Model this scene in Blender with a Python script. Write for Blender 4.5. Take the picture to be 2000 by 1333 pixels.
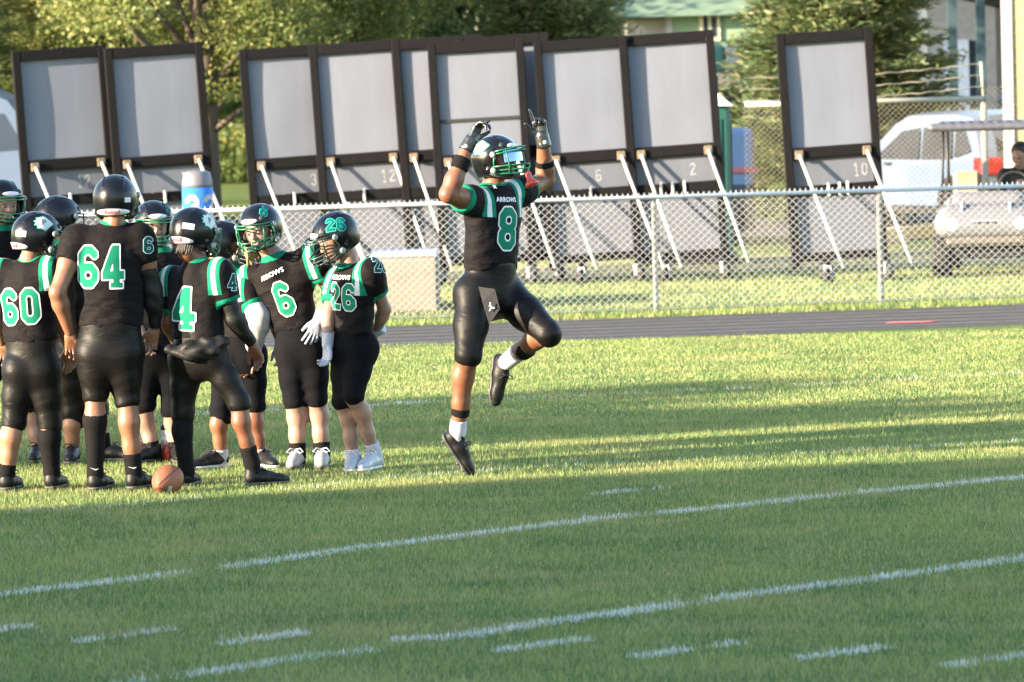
import bpy, math, random
import numpy as np
from mathutils import Vector, Matrix
from mathutils.bvhtree import BVHTree

random.seed(7)
rng = np.random.default_rng(7)
S = bpy.context.scene
for o in list(bpy.data.objects):
    bpy.data.objects.remove(o)

# ---------------------------------------------------------------- camera
CAM_H = 2.6
PITCH = math.radians(3.072)
ROLL = math.radians(1.45)
FPX = 190 / 36 * 2000
Fw = np.array([0, math.cos(PITCH), -math.sin(PITCH)])
_r0 = np.array([1.0, 0, 0])
_u0 = np.array([0, math.sin(PITCH), math.cos(PITCH)])
Rt = math.cos(ROLL) * _r0 - math.sin(ROLL) * _u0
Up = math.sin(ROLL) * _r0 + math.cos(ROLL) * _u0
cam_data = bpy.data.cameras.new('camera')
cam_data.lens = 190
cam_data.sensor_width = 36
cam_data.clip_end = 2000
cam_data.dof.use_dof = True
cam_data.dof.focus_distance = 32.9
cam_data.dof.aperture_fstop = 6.0
cam = bpy.data.objects.new('camera', cam_data)
S.collection.objects.link(cam)
cam.matrix_world = Matrix(((Rt[0], Up[0], -Fw[0], 0), (Rt[1], Up[1], -Fw[1], 0), (Rt[2], Up[2], -Fw[2], CAM_H), (0, 0, 0, 1)))
S.camera = cam

# ---------------------------------------------------------------- light
SUN_AZ = math.radians(24)      # light travels to +x and a little to +y
SUN_EL = math.radians(13.5)
w = bpy.data.worlds.new('World')
S.world = w
w.use_nodes = True
nt = w.node_tree
sky = nt.nodes.new('ShaderNodeTexSky')
sky.sky_type = 'NISHITA'
sky.sun_disc = False
sky.sun_elevation = SUN_EL
sky.sun_rotation = math.atan2(-math.cos(SUN_AZ), -math.sin(SUN_AZ)) % (2 * math.pi)
sky.air_density = 1.0
sky.dust_density = 0.8
sky.ozone_density = 1.2
bg = nt.nodes['Background']
bg.inputs['Strength'].default_value = 0.15
nt.links.new(sky.outputs[0], bg.inputs['Color'])
sun_d = bpy.data.lights.new('sun', 'SUN')
sun_d.energy = 5.0
sun_d.angle = math.radians(0.53)
sun_d.color = (1.0, 0.84, 0.61)
sun = bpy.data.objects.new('sun', sun_d)
S.collection.objects.link(sun)
Ldir = Vector((math.cos(SUN_AZ) * math.cos(SUN_EL), math.sin(SUN_AZ) * math.cos(SUN_EL), -math.sin(SUN_EL)))
sun.rotation_euler = Ldir.to_track_quat('-Z', 'Y').to_euler()
S.view_settings.view_transform = 'Standard'
S.view_settings.look = 'None'
S.view_settings.gamma = 1.0
S.view_settings.exposure = 2.5
S.view_settings.use_curve_mapping = False
S.cycles.use_denoising = True
S.cycles.max_bounces = 6
S.cycles.transparent_max_bounces = 8

# ---------------------------------------------------------------- helpers
def _ray(px, py):
    return Fw * FPX + Rt * (px - 1000) - Up * (py - 666.5)

def ground(px, py, z=0.0):
    """world point at height z seen at photo position"""
    d = _ray(px, py)
    t = (z - CAM_H) / d[2]
    return np.array([d[0] * t, d[1] * t, z])

def at(px, py, Y):
    """world point at depth Y seen at photo position"""
    d = _ray(px, py)
    t = Y / d[1]
    return np.array([d[0] * t, d[1] * t, CAM_H + d[2] * t])

def nrm(v):
    v = np.asarray(v, float)
    return v / (np.linalg.norm(v) + 1e-12)

def set_tags(o, label=None, cat=None, group=None, kind=None):
    if label: o['label'] = label
    if cat: o['category'] = cat
    if group: o['group'] = group
    if kind: o['kind'] = kind
    return o

def empty(name, loc, label, cat, group=None, rz=0.0):
    o = bpy.data.objects.new(name, None)
    o.empty_display_size = 0.2
    S.collection.objects.link(o)
    o.location = [float(c) for c in loc]
    o.rotation_euler = (0, 0, rz)
    return set_tags(o, label, cat, group)

def link(name, me, mat=None, parent=None, loc=None, mtx=None):
    o = bpy.data.objects.new(name, me)
    S.collection.objects.link(o)
    if mat is not None and len(me.materials) == 0:
        me.materials.append(mat)
    if parent is not None:
        o.parent = parent
    if mtx is not None:
        o.matrix_local = mtx
    elif loc is not None:
        o.location = [float(c) for c in loc]
    return o

def fastmesh(name, V, faces, smooth=False):
    """V (n,3); faces: (m,k) int array with equal k, or list"""
    me = bpy.data.meshes.new(name)
    V = np.asarray(V, np.float32)
    if isinstance(faces, np.ndarray):
        m, k = faces.shape
        me.vertices.add(len(V))
        me.vertices.foreach_set('co', V.ravel())
        me.loops.add(m * k)
        me.loops.foreach_set('vertex_index', faces.astype(np.int32).ravel())
        me.polygons.add(m)
        me.polygons.foreach_set('loop_start', np.arange(0, m * k, k, dtype=np.int32))
        me.update(calc_edges=True)
    else:
        me.from_pydata([tuple(map(float, v)) for v in V], [], [tuple(int(i) for i in f) for f in faces])
    if smooth:
        me.polygons.foreach_set('use_smooth', np.ones(len(me.polygons), bool))
    me.update()
    return me

class MB:
    """collects simple shapes into one mesh"""
    def __init__(self):
        self.v = []; self.f = []
    def add(self, V, Fc):
        n = len(self.v)
        self.v += [tuple(map(float, p)) for p in V]
        self.f += [tuple(int(i) + n for i in q) for q in Fc]
        return self
    def box(self, lo, hi, M=None, bev=0.0):
        x0, y0, z0 = lo; x1, y1, z1 = hi
        b = min(bev, 0.45 * min(abs(x1 - x0), abs(y1 - y0), abs(z1 - z0)))
        if b <= 0:
            V = [(x, y, z) for z in (z0, z1) for y in (y0, y1) for x in (x0, x1)]
            Fc = [(0, 2, 3, 1), (4, 5, 7, 6), (0, 1, 5, 4), (2, 6, 7, 3), (0, 4, 6, 2), (1, 3, 7, 5)]
        else:
            V = []; idx = {}
            for ix, (x, sx) in enumerate(((x0, 1), (x1, -1))):
                for iy, (y, sy) in enumerate(((y0, 1), (y1, -1))):
                    for iz, (z, sz) in enumerate(((z0, 1), (z1, -1))):
                        for ax in range(3):
                            p = [x + sx * b, y + sy * b, z + sz * b]
                            p[ax] = (x, y, z)[ax]
                            idx[(ix, iy, iz, ax)] = len(V); V.append(tuple(p))
            Fc = []
            for ax in range(3):
                o1, o2 = [(1, 2), (2, 0), (0, 1)][ax]
                for s in (0, 1):
                    q = []
                    for (a, c) in ((0, 0), (1, 0), (1, 1), (0, 1)):
                        k = [0, 0, 0]; k[ax] = s; k[o1] = a; k[o2] = c
                        q.append(idx[(*k, ax)])
                    Fc.append(tuple(q if s else q[::-1]))
            for ax in range(3):
                o1, o2 = [(1, 2), (2, 0), (0, 1)][ax]
                for a in (0, 1):
                    for c in (0, 1):
                        k0 = [0, 0, 0]; k0[o1] = a; k0[o2] = c; k1 = list(k0); k1[ax] = 1
                        q = [idx[(*k0, o1)], idx[(*k1, o1)], idx[(*k1, o2)], idx[(*k0, o2)]]
                        Fc.append(tuple(q if (a ^ c) else q[::-1]))
            for ix in (0, 1):
                for iy in (0, 1):
                    for iz in (0, 1):
                        q = [idx[(ix, iy, iz, 0)], idx[(ix, iy, iz, 1)], idx[(ix, iy, iz, 2)]]
                        Fc.append(tuple(q if (ix + iy + iz) % 2 else q[::-1]))
        if M is not None:
            V = [M @ Vector(p) for p in V]
        return self.add(V, Fc)
    def tube(self, pts, r, n=8, caps=True):
        pts = [np.asarray(p, float) for p in pts]
        rr = list(r) if hasattr(r, '__len__') else [r] * len(pts)
        V = []; Fc = []
        ref = np.array([0.0, 0, 1])
        prev = None
        for i, p in enumerate(pts):
            t = nrm(pts[min(i + 1, len(pts) - 1)] - pts[max(i - 1, 0)])
            if prev is None:
                a = np.cross(t, ref)
                if np.linalg.norm(a) < 0.05:
                    a = np.cross(t, [1.0, 0, 0])
            else:
                a = prev - t * np.dot(prev, t)
            a = nrm(a); b = np.cross(t, a); prev = a
            for k in range(n):
                th = 2 * math.pi * k / n
                V.append(p + rr[i] * (math.cos(th) * a + math.sin(th) * b))
        for i in range(len(pts) - 1):
            for k in range(n):
                k2 = (k + 1) % n
                Fc.append((i * n + k, i * n + k2, (i + 1) * n + k2, (i + 1) * n + k))
        if caps:
            Fc.append(tuple(range(n))[::-1])
            Fc.append(tuple((len(pts) - 1) * n + k for k in range(n)))
        return self.add(V, Fc)
    def lathe(self, prof, n=20, M=None):
        """prof: list of (r,z) about local z"""
        V = []; Fc = []
        for (r, z) in prof:
            for k in range(n):
                th = 2 * math.pi * k / n
                V.append((r * math.cos(th), r * math.sin(th), z))
        for i in range(len(prof) - 1):
            for k in range(n):
                k2 = (k + 1) % n
                Fc.append((i * n + k, i * n + k2, (i + 1) * n + k2, (i + 1) * n + k))
        Fc.append(tuple(range(n))[::-1])
        Fc.append(tuple((len(prof) - 1) * n + k for k in range(n)))
        if M is not None:
            V = [M @ Vector(p) for p in V]
        return self.add(V, Fc)
    def prism(self, poly, y0, y1, M=None):
        """polygon in xz extruded along y"""
        n = len(poly)
        V = [(x, y0, z) for x, z in poly] + [(x, y1, z) for x, z in poly]
        Fc = [tuple(range(n)), tuple(range(2 * n - 1, n - 1, -1))]
        for i in range(n):
            j = (i + 1) % n
            Fc.append((j, i, n + i, n + j))
        if M is not None:
            V = [M @ Vector(p) for p in V]
        return self.add(V, Fc)
    def mesh(self, name, smooth=False):
        return fastmesh(name, np.array(self.v), self.f, smooth)
    def build(self, name, mat, parent=None, smooth=False, loc=None, mtx=None):
        return link(name, self.mesh(name, smooth), mat, parent, loc, mtx)

# ---------------------------------------------------------------- materials
MATS = {}
def base_mat(name):
    m = bpy.data.materials.new(name)
    m.use_nodes = True
    n = m.node_tree
    p = n.nodes['Principled BSDF']
    return m, n, p

def N(n, typ, **kw):
    q = n.nodes.new(typ)
    for k, v in kw.items():
        if hasattr(q, k):
            setattr(q, k, v)
        else:
            q.inputs[k].default_value = v
    return q

def math_node(n, op, a, b=None, clamp=False):
    q = n.nodes.new('ShaderNodeMath'); q.operation = op; q.use_clamp = clamp
    for i, s in enumerate((a, b)):
        if s is None: continue
        if isinstance(s, (int, float)): q.inputs[i].default_value = s
        else: n.links.new(s, q.inputs[i])
    return q.outputs[0]

def mix_col(n, fac, a, b):
    q = n.nodes.new('ShaderNodeMix'); q.data_type = 'RGBA'
    if isinstance(fac, (int, float)): q.inputs[0].default_value = fac
    else: n.links.new(fac, q.inputs[0])
    for i, s in ((6, a), (7, b)):
        if isinstance(s, (tuple, list)): q.inputs[i].default_value = (*s[:3], 1)
        else: n.links.new(s, q.inputs[i])
    return q.outputs[2]

def mat(name, col, rough=0.6, var=0.25, scale=8.0, bump=0.0, bscale=60.0, metal=0.0, spec=0.5, col2=None, coord='Object', stretch=None, coat=0.0, sheen=0.0):
    if name in MATS: return MATS[name]
    m, n, p = base_mat(name)
    tc = n.nodes.new('ShaderNodeTexCoord')
    src = tc.outputs[coord]
    if stretch:
        mp = n.nodes.new('ShaderNodeMapping'); mp.inputs['Scale'].default_value = stretch
        n.links.new(src, mp.inputs[0]); src = mp.outputs[0]
    nz = N(n, 'ShaderNodeTexNoise', Scale=scale, Detail=5.0, Roughness=0.6)
    n.links.new(src, nz.inputs['Vector'])
    c2 = col2 if col2 else tuple(c * (1 - var) for c in col)
    ramp = n.nodes.new('ShaderNodeMapRange'); ramp.inputs[1].default_value = 0.35; ramp.inputs[2].default_value = 0.68
    n.links.new(nz.outputs[0], ramp.inputs[0])
    n.links.new(mix_col(n, ramp.outputs[0], c2, col), p.inputs['Base Color'])
    p.inputs['Roughness'].default_value = rough
    p.inputs['Metallic'].default_value = metal
    p.inputs['Specular IOR Level'].default_value = spec
    p.inputs['Coat Weight'].default_value = coat
    if sheen:
        p.inputs['Sheen Weight'].default_value = sheen
        p.inputs['Sheen Roughness'].default_value = 0.4
    if bump:
        b2 = N(n, 'ShaderNodeTexNoise', Scale=bscale, Detail=4.0, Roughness=0.6)
        n.links.new(src, b2.inputs['Vector'])
        bp = N(n, 'ShaderNodeBump', Strength=bump, Distance=0.01)
        n.links.new(b2.outputs[0], bp.inputs['Height'])
        n.links.new(bp.outputs[0], p.inputs['Normal'])
    MATS[name] = m
    return m

def skin_mat(name, col):
    if name in MATS: return MATS[name]
    m = mat(name, col, rough=0.5, var=0.32, scale=9, bump=0.12, bscale=140, spec=0.45)
    p = m.node_tree.nodes['Principled BSDF']
    p.inputs['Subsurface Weight'].default_value = 0.12
    p.inputs['Subsurface Radius'].default_value = (0.02, 0.008, 0.004)
    p.inputs['Subsurface Scale'].default_value = 0.6
    return m

def attr(n, name):
    a = n.nodes.new('ShaderNodeAttribute'); a.attribute_name = name
    return a.outputs['Fac']

GREEN = (0.005, 0.155, 0.088)
WHITE = (0.55, 0.57, 0.57)
BLACK_CLOTH = (0.0062, 0.0047, 0.0053)
def jersey_mat():
    m, n, p = base_mat('jersey_cloth')
    tc = n.nodes.new('ShaderNodeTexCoord'); ob = tc.outputs['Object']
    lat = math_node(n, 'ABSOLUTE', attr(n, 'lat'))
    up = attr(n, 'shup'); slv = attr(n, 'slv'); col = attr(n, 'col')
    d = math_node(n, 'ABSOLUTE', math_node(n, 'SUBTRACT', lat, attr(n, 'l0')))
    band = math_node(n, 'MULTIPLY', math_node(n, 'LESS_THAN', d, 0.040), math_node(n, 'GREATER_THAN', up, -0.115))
    wband = math_node(n, 'MULTIPLY', math_node(n, 'LESS_THAN', d, 0.0145), band)
    trim = math_node(n, 'GREATER_THAN', slv, 0.0)
    collar = math_node(n, 'LESS_THAN', col, 0.0)
    g = math_node(n, 'MAXIMUM', math_node(n, 'MAXIMUM', band, trim), collar)
    nz = N(n, 'ShaderNodeTexNoise', Scale=6.0, Detail=4.0); n.links.new(ob, nz.inputs['Vector'])
    cb = mix_col(n, nz.outputs[0], tuple(c * 0.75 for c in BLACK_CLOTH), tuple(c * 1.3 for c in BLACK_CLOTH))
    c1 = mix_col(n, g, cb, GREEN)
    c2 = mix_col(n, wband, c1, WHITE)
    n.links.new(c2, p.inputs['Base Color'])
    p.inputs['Roughness'].default_value = 0.75
    p.inputs['Specular IOR Level'].default_value = 0.10
    p.inputs['Sheen Weight'].default_value = 0.03
    p.inputs['Sheen Roughness'].default_value = 0.35
    mp = n.nodes.new('ShaderNodeMapping'); mp.inputs['Scale'].default_value = (5, 5, 13); n.links.new(ob, mp.inputs[0])
    w1 = N(n, 'ShaderNodeTexNoise', Scale=1.0, Detail=3.0, Roughness=0.5, Distortion=0.8); n.links.new(mp.outputs[0], w1.inputs['Vector'])
    w2 = N(n, 'ShaderNodeTexNoise', Scale=7.0, Detail=2.0); n.links.new(ob, w2.inputs['Vector'])
    hh = math_node(n, 'ADD', math_node(n, 'MULTIPLY', w1.outputs[0], 1.0), w2.outputs[0])
    b1 = N(n, 'ShaderNodeBump', Strength=0.8, Distance=0.025); n.links.new(hh, b1.inputs['Height'])
    v = N(n, 'ShaderNodeTexVoronoi', Scale=260.0); n.links.new(ob, v.inputs['Vector'])
    b2 = N(n, 'ShaderNodeBump', Strength=0.15, Distance=0.003); n.links.new(v.outputs[0], b2.inputs['Height']); n.links.new(b1.outputs[0], b2.inputs['Normal'])
    n.links.new(b2.outputs[0], p.inputs['Normal'])
    return m

def pants_mat(name, rough, spec, tint=(0.014, 0.0125, 0.0125), wrinkle=0.4):
    m, n, p = base_mat(name)
    tc = n.nodes.new('ShaderNodeTexCoord'); ob = tc.outputs['Object']
    nz = N(n, 'ShaderNodeTexNoise', Scale=9.0, Detail=4.0); n.links.new(ob, nz.inputs['Vector'])
    n.links.new(mix_col(n, nz.outputs[0], tuple(c * 0.7 for c in tint), tuple(c * 1.3 for c in tint)), p.inputs['Base Color'])
    p.inputs['Roughness'].default_value = rough
    p.inputs['Specular IOR Level'].default_value = spec
    mp = n.nodes.new('ShaderNodeMapping'); mp.inputs['Scale'].default_value = (7, 7, 16); mp.inputs['Rotation'].default_value = (0.2, 0.35, 0); n.links.new(ob, mp.inputs[0])
    w1 = N(n, 'ShaderNodeTexNoise', Scale=1.0, Detail=3.5, Roughness=0.55, Distortion=1.2); n.links.new(mp.outputs[0], w1.inputs['Vector'])
    w2 = N(n, 'ShaderNodeTexNoise', Scale=45.0, Detail=3.0); n.links.new(ob, w2.inputs['Vector'])
    hh = math_node(n, 'ADD', w1.outputs[0], math_node(n, 'MULTIPLY', w2.outputs[0], 0.08))
    b1 = N(n, 'ShaderNodeBump', Strength=wrinkle, Distance=0.02); n.links.new(hh, b1.inputs['Height'])
    n.links.new(b1.outputs[0], p.inputs['Normal'])
    return m

def decal_mat(name, inner, outer):
    """attribute sd below zero = inner colour, above = outline"""
    m, n, p = base_mat(name)
    t = math_node(n, 'GREATER_THAN', attr(n, 'sd'), 0.0)
    tc = n.nodes.new('ShaderNodeTexCoord')
    nz = N(n, 'ShaderNodeTexNoise', Scale=30.0, Detail=3.0); n.links.new(tc.outputs['Object'], nz.inputs['Vector'])
    inn = mix_col(n, nz.outputs[0], tuple(c * 0.85 for c in inner), inner)
    n.links.new(mix_col(n, t, inn, outer), p.inputs['Base Color'])
    p.inputs['Roughness'].default_value = 0.8
    p.inputs['Specular IOR Level'].default_value = 0.15
    return m

# ---------------------------------------------------------------- implicit surfaces
def prim(a, b, ra, rb, k=0.03, flat_a=False, flat_b=False, sq=None, op='u'):
    return dict(a=np.asarray(a, float), b=np.asarray(b, float), ra=ra, rb=rb, k=k, fa=flat_a, fb=flat_b, sq=sq, op=op)

def surface(prims, h, post=None, pad=0.0):
    lo = np.min([np.minimum(p['a'], p['b']) - max(p['ra'], p['rb']) for p in prims if p['op'] == 'u'], axis=0) - 3 * h - pad
    hi = np.max([np.maximum(p['a'], p['b']) + max(p['ra'], p['rb']) for p in prims if p['op'] == 'u'], axis=0) + 3 * h + pad
    n = np.ceil((hi - lo) / h).astype(int) + 1
    ax = [lo[i] + h * np.arange(n[i]) for i in range(3)]
    D = np.full(n, 0.2, np.float32)
    for p in prims:
        R = max(p['ra'], p['rb']) + p['k'] + 2.5 * h
        l = np.minimum(p['a'], p['b']) - R; u = np.maximum(p['a'], p['b']) + R
        i0 = np.clip(np.floor((l - lo) / h).astype(int), 0, n); i1 = np.clip(np.ceil((u - lo) / h).astype(int) + 1, 0, n)
        if np.any(i1 <= i0): continue
        X, Y, Z = np.meshgrid(ax[0][i0[0]:i1[0]], ax[1][i0[1]:i1[1]], ax[2][i0[2]:i1[2]], indexing='ij')
        Pt = np.stack([X, Y, Z], -1).astype(np.float32)
        a = p['a']; ab = p['b'] - a; L2 = max(np.dot(ab, ab), 1e-12)
        q = Pt - a
        t0 = (q @ ab) / L2
        t = np.clip(t0, 0, 1)
        v = q - t[..., None] * ab
        if p['sq'] is not None:
            axs, fac = p['sq']
            c = v @ axs
            v = v + (c * (1.0 / fac - 1.0))[..., None] * axs
        d = np.sqrt((v * v).sum(-1)) - (p['ra'] + t * (p['rb'] - p['ra']))
        if p['sq'] is not None:
            d = d * (0.5 + 0.5 * fac)
        L = math.sqrt(L2)
        if p['fa']: d = np.maximum(d, -t0 * L)
        if p['fb']: d = np.maximum(d, (t0 - 1) * L)
        sl = tuple(slice(i0[i], i1[i]) for i in range(3))
        B = D[sl]
        k = p['k']
        if p['op'] == 'u':
            hh = np.maximum(k - np.abs(B - d), 0) / k
            D[sl] = np.minimum(B, d) - hh * hh * k * 0.25
        else:
            hh = np.maximum(k - np.abs(B + d), 0) / k
            D[sl] = np.maximum(B, -d) + hh * hh * k * 0.25
    if post is not None:
        X, Y, Z = np.meshgrid(*ax, indexing='ij')
        D = post(D, X, Y, Z).astype(np.float32)
    return nets(D, lo, h)

def nets(D, lo, h):
    I = D < 0
    cs = [(i, j, k) for i in (0, 1) for j in (0, 1) for k in (0, 1)]
    n = np.array(D.shape) - 1
    sl = lambda c, A: A[c[0]:c[0] + n[0], c[1]:c[1] + n[1], c[2]:c[2] + n[2]]
    cnt = sum(sl(c, I).astype(np.int8) for c in cs)
    act = (cnt > 0) & (cnt < 8)
    idx = np.argwhere(act)
    vid = np.full(n, -1, np.int64); vid[act] = np.arange(len(idx))
    cv = {c: D[idx[:, 0] + c[0], idx[:, 1] + c[1], idx[:, 2] + c[2]] for c in cs}
    acc = np.zeros((len(idx), 3)); num = np.zeros(len(idx))
    for c in cs:
        for axi in range(3):
            if c[axi] == 0:
                c2 = list(c); c2[axi] = 1; c2 = tuple(c2)
                d0 = cv[c]; d1 = cv[c2]
                m = (d0 < 0) != (d1 < 0)
                t = np.where(m, d0 / np.where(m, d0 - d1, 1), 0)
                pos = np.tile(np.array(c, float), (len(idx), 1)); pos[:, axi] = t
                acc[m] += pos[m]; num[m] += 1
    V = lo + h * (idx + acc / np.maximum(num, 1)[:, None])
    Fs = []
    for axi in range(3):
        o1, o2 = [(1, 2), (2, 0), (0, 1)][axi]
        s0 = [slice(None)] * 3; s1 = [slice(None)] * 3
        s0[axi] = slice(0, -1); s1[axi] = slice(1, None)
        A = I[tuple(s0)]; B = I[tuple(s1)]
        e = np.argwhere(A != B)
        if len(e) == 0: continue
        e = e[(e[:, o1] > 0) & (e[:, o2] > 0) & (e[:, o1] < n[o1]) & (e[:, o2] < n[o2])]
        ins = A[e[:, 0], e[:, 1], e[:, 2]]
        def g(da, db):
            q = e.copy(); q[:, o1] += da; q[:, o2] += db
            return vid[q[:, 0], q[:, 1], q[:, 2]]
        quad = np.stack([g(-1, -1), g(0, -1), g(0, 0), g(-1, 0)], 1)
        quad[~ins] = quad[~ins][:, ::-1]
        Fs.append(quad)
    Fq = np.concatenate(Fs)
    Fq = Fq[(Fq >= 0).all(1)]
    return V, Fq

def relax(V, Fq, it=1, lam=0.5):
    for _ in range(it):
        acc = np.zeros_like(V); c = np.zeros(len(V))
        for a, b in ((0, 1), (1, 2), (2, 3), (3, 0)):
            np.add.at(acc, Fq[:, a], V[Fq[:, b]]); np.add.at(c, Fq[:, a], 1)
            np.add.at(acc, Fq[:, b], V[Fq[:, a]]); np.add.at(c, Fq[:, b], 1)
        V = V + lam * (acc / np.maximum(c, 1)[:, None] - V)
    return V

def float_attr(me, name, vals):
    a = me.attributes.new(name, 'FLOAT', 'POINT')
    a.data.foreach_set('value', np.asarray(vals, np.float32))

# ---------------------------------------------------------------- block numerals
def _poly(pts, close=False):
    q = list(zip(pts, pts[1:]))
    if close: q.append((pts[-1], pts[0]))
    return q
def _oct(x0, y0, x1, y1, c):
    return _poly([(x0, y0 + c), (x0, y1 - c), (x0 + c, y1), (x1 - c, y1), (x1, y1 - c), (x1, y0 + c), (x1 - c, y0), (x0 + c, y0)], True)
GLY = {
    '0': _oct(.11, .11, .51, .89, .12),
    '8': _oct(.11, .11, .51, .50, .11) + _oct(.11, .50, .51, .89, .11),
    '6': _oct(.11, .11, .51, .49, .11) + _poly([(.11, .35), (.11, .77), (.23, .89), (.39, .89), (.51, .79), (.51, .745)]),
    '4': _poly([(.42, .0), (.42, 1.0)]) + _poly([(.0, .30), (.64, .30)]) + _poly([(.09, .32), (.36, .9)]) + _poly([(.24, .06), (.60, .06)]),
    '2': _poly([(.11, .68), (.11, .77), (.23, .89), (.39, .89), (.51, .77), (.51, .62), (.11, .24), (.11, .11)]) + _poly([(.0, .11), (.62, .11)]),
    '3': _poly([(.11, .70), (.11, .77), (.23, .89), (.39, .89), (.51, .77), (.51, .62), (.40, .50), (.51, .38), (.51, .23), (.39, .11), (.23, .11), (.11, .23), (.11, .30)]) + _poly([(.28, .5), (.42, .5)]),
    '1': _poly([(.31, .0), (.31, 1.0)]) + _poly([(.12, .06), (.50, .06)]) + _poly([(.14, .80), (.28, .92)]),
}
def glyph_sd(txt, X, Y, hw=0.096, gap=0.12):
    d = np.full(X.shape, 9.0); x0 = -((0.62 + gap) * len(txt) - gap) / 2
    for ch in txt:
        for (a, b) in GLY[ch]:
            ax, ay = a[0] + x0, a[1] - .5; bx, by = b[0] + x0, b[1] - .5
            if abs(ax - bx) < 1e-6 or abs(ay - by) < 1e-6:
                cx, cy = (ax + bx) / 2, (ay + by) / 2
                hx = abs(ax - bx) / 2 if abs(ay - by) < 1e-6 else hw
                hy = abs(ay - by) / 2 if abs(ax - bx) < 1e-6 else (hw if ch != '4' or a[1] > .1 else .06)
                qx = np.abs(X - cx) - hx; qy = np.abs(Y - cy) - hy
                s = np.hypot(np.maximum(qx, 0), np.maximum(qy, 0)) + np.minimum(np.maximum(qx, qy), 0)
            else:
                L2 = (bx - ax) ** 2 + (by - ay) ** 2
                t = np.clip(((X - ax) * (bx - ax) + (Y - ay) * (by - ay)) / L2, 0, 1)
                s = np.hypot(X - ax - t * (bx - ax), Y - ay - t * (by - ay)) - hw
            d = np.minimum(d, s)
        x0 += 0.62 + gap
    return d

def contour_patch(sdf, x0, x1, y0, y1, n, lim):
    """triangles of the region sdf<lim on a fine grid, clipped at the edge; returns 2D verts, tris, sd"""
    nx = max(4, int(n)); ny = max(4, int(n * (y1 - y0) / (x1 - x0)))
    xs = np.linspace(x0, x1, nx + 1); ys = np.linspace(y0, y1, ny + 1)
    X, Y = np.meshgrid(xs, ys, indexing='ij')
    Sd = sdf(X, Y)
    V = []; T = []; key = {}
    def vert(k, p):
        if k not in key:
            key[k] = len(V); V.append(p)
        return key[k]
    P = lambda i, j: (X[i, j], Y[i, j], Sd[i, j])
    for i in range(nx):
        for j in range(ny):
            q = Sd[i:i + 2, j:j + 2]
            if q.min() >= lim: continue
            for tri in (((i, j), (i + 1, j), (i + 1, j + 1)), ((i, j), (i + 1, j + 1), (i, j + 1))):
                out = []
                for a in range(3):
                    A = tri[a]; B = tri[(a + 1) % 3]
                    sa = Sd[A] - lim; sb = Sd[B] - lim
                    if sa < 0: out.append(vert(A, P(*A)))
                    if (sa < 0) != (sb < 0):
                        t = sa / (sa - sb); k = (min(A, B), max(A, B))
                        pa = P(*A); pb = P(*B)
                        out.append(vert(k, tuple(pa[c] + t * (pb[c] - pa[c]) for c in range(3))))
                for c in range(1, len(out) - 1):
                    if len({out[0], out[c], out[c + 1]}) == 3:
                        T.append((out[0], out[c], out[c + 1]))
    V = np.array(V).reshape(-1, 3)
    return V[:, :2], np.array(T, int).reshape(-1, 3), V[:, 2]

def project(bvh, c, n, r, u, xy, off=0.004):
    c, n, r, u = (Vector([float(q) for q in v]) for v in (c, n, r, u))
    out = []
    for x, y in xy:
        o = c + r * float(x) + u * float(y) + n * 0.35
        hit, nn, _, _ = bvh.ray_cast(o, -n, 0.9)
        if hit is None:
            out.append(None)
        else:
            nn = nn if nn.dot(n) > 0 else -nn
            out.append(hit + nn * off + n * 0.001)
    return out

def decal(name, bvh, c, n, r, u, shape, parent, material, off=0.004):
    xy, T, sd = shape
    pts = project(bvh, c, n, r, u, xy, off)
    ok = [p is not None for p in pts]
    keep = [t for t in T if ok[t[0]] and ok[t[1]] and ok[t[2]]]
    keep = [t for t in keep if max((pts[t[0]] - pts[t[1]]).length, (pts[t[1]] - pts[t[2]]).length) < 0.06]
    if not keep: return None
    V = [tuple(p) if p is not None else (0, 0, 0) for p in pts]
    used = sorted({int(i) for t in keep for i in t}); mp = {o: k for k, o in enumerate(used)}
    me = fastmesh(name, np.array([V[i] for i in used]), np.array([[mp[int(i)] for i in t] for t in keep]), True)
    float_attr(me, 'sd', [sd[i] for i in used])
    return link(name, me, material, parent)

def number_shape(txt, height, outline=0.036, n=None):
    Wd = (0.62 + 0.12) * len(txt) + 0.1
    f = lambda X, Y: glyph_sd(txt, X, Y)
    xy, T, sd = contour_patch(f, -Wd / 2, Wd / 2, -.62, .62, n or 34 * len(txt), outline)
    return xy * height, T, sd * height

def text_shape(txt, height, subdiv=0):
    cu = bpy.data.curves.new('lettering', 'FONT'); cu.body = txt; cu.align_x = 'CENTER'; cu.align_y = 'CENTER'; cu.size = height * 1.35
    cu.resolution_u = 2; cu.offset = 0.006 * height * 4
    o = bpy.data.objects.new('lettering', cu)
    me = bpy.data.meshes.new_from_object(o)
    me.calc_loop_triangles()
    V = np.array([v.co[:2] for v in me.vertices]); T = np.array([t.vertices[:] for t in me.loop_triangles])
    bpy.data.objects.remove(o); bpy.data.curves.remove(cu); bpy.data.meshes.remove(me)
    return V, T, -np.ones(len(V))

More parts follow.
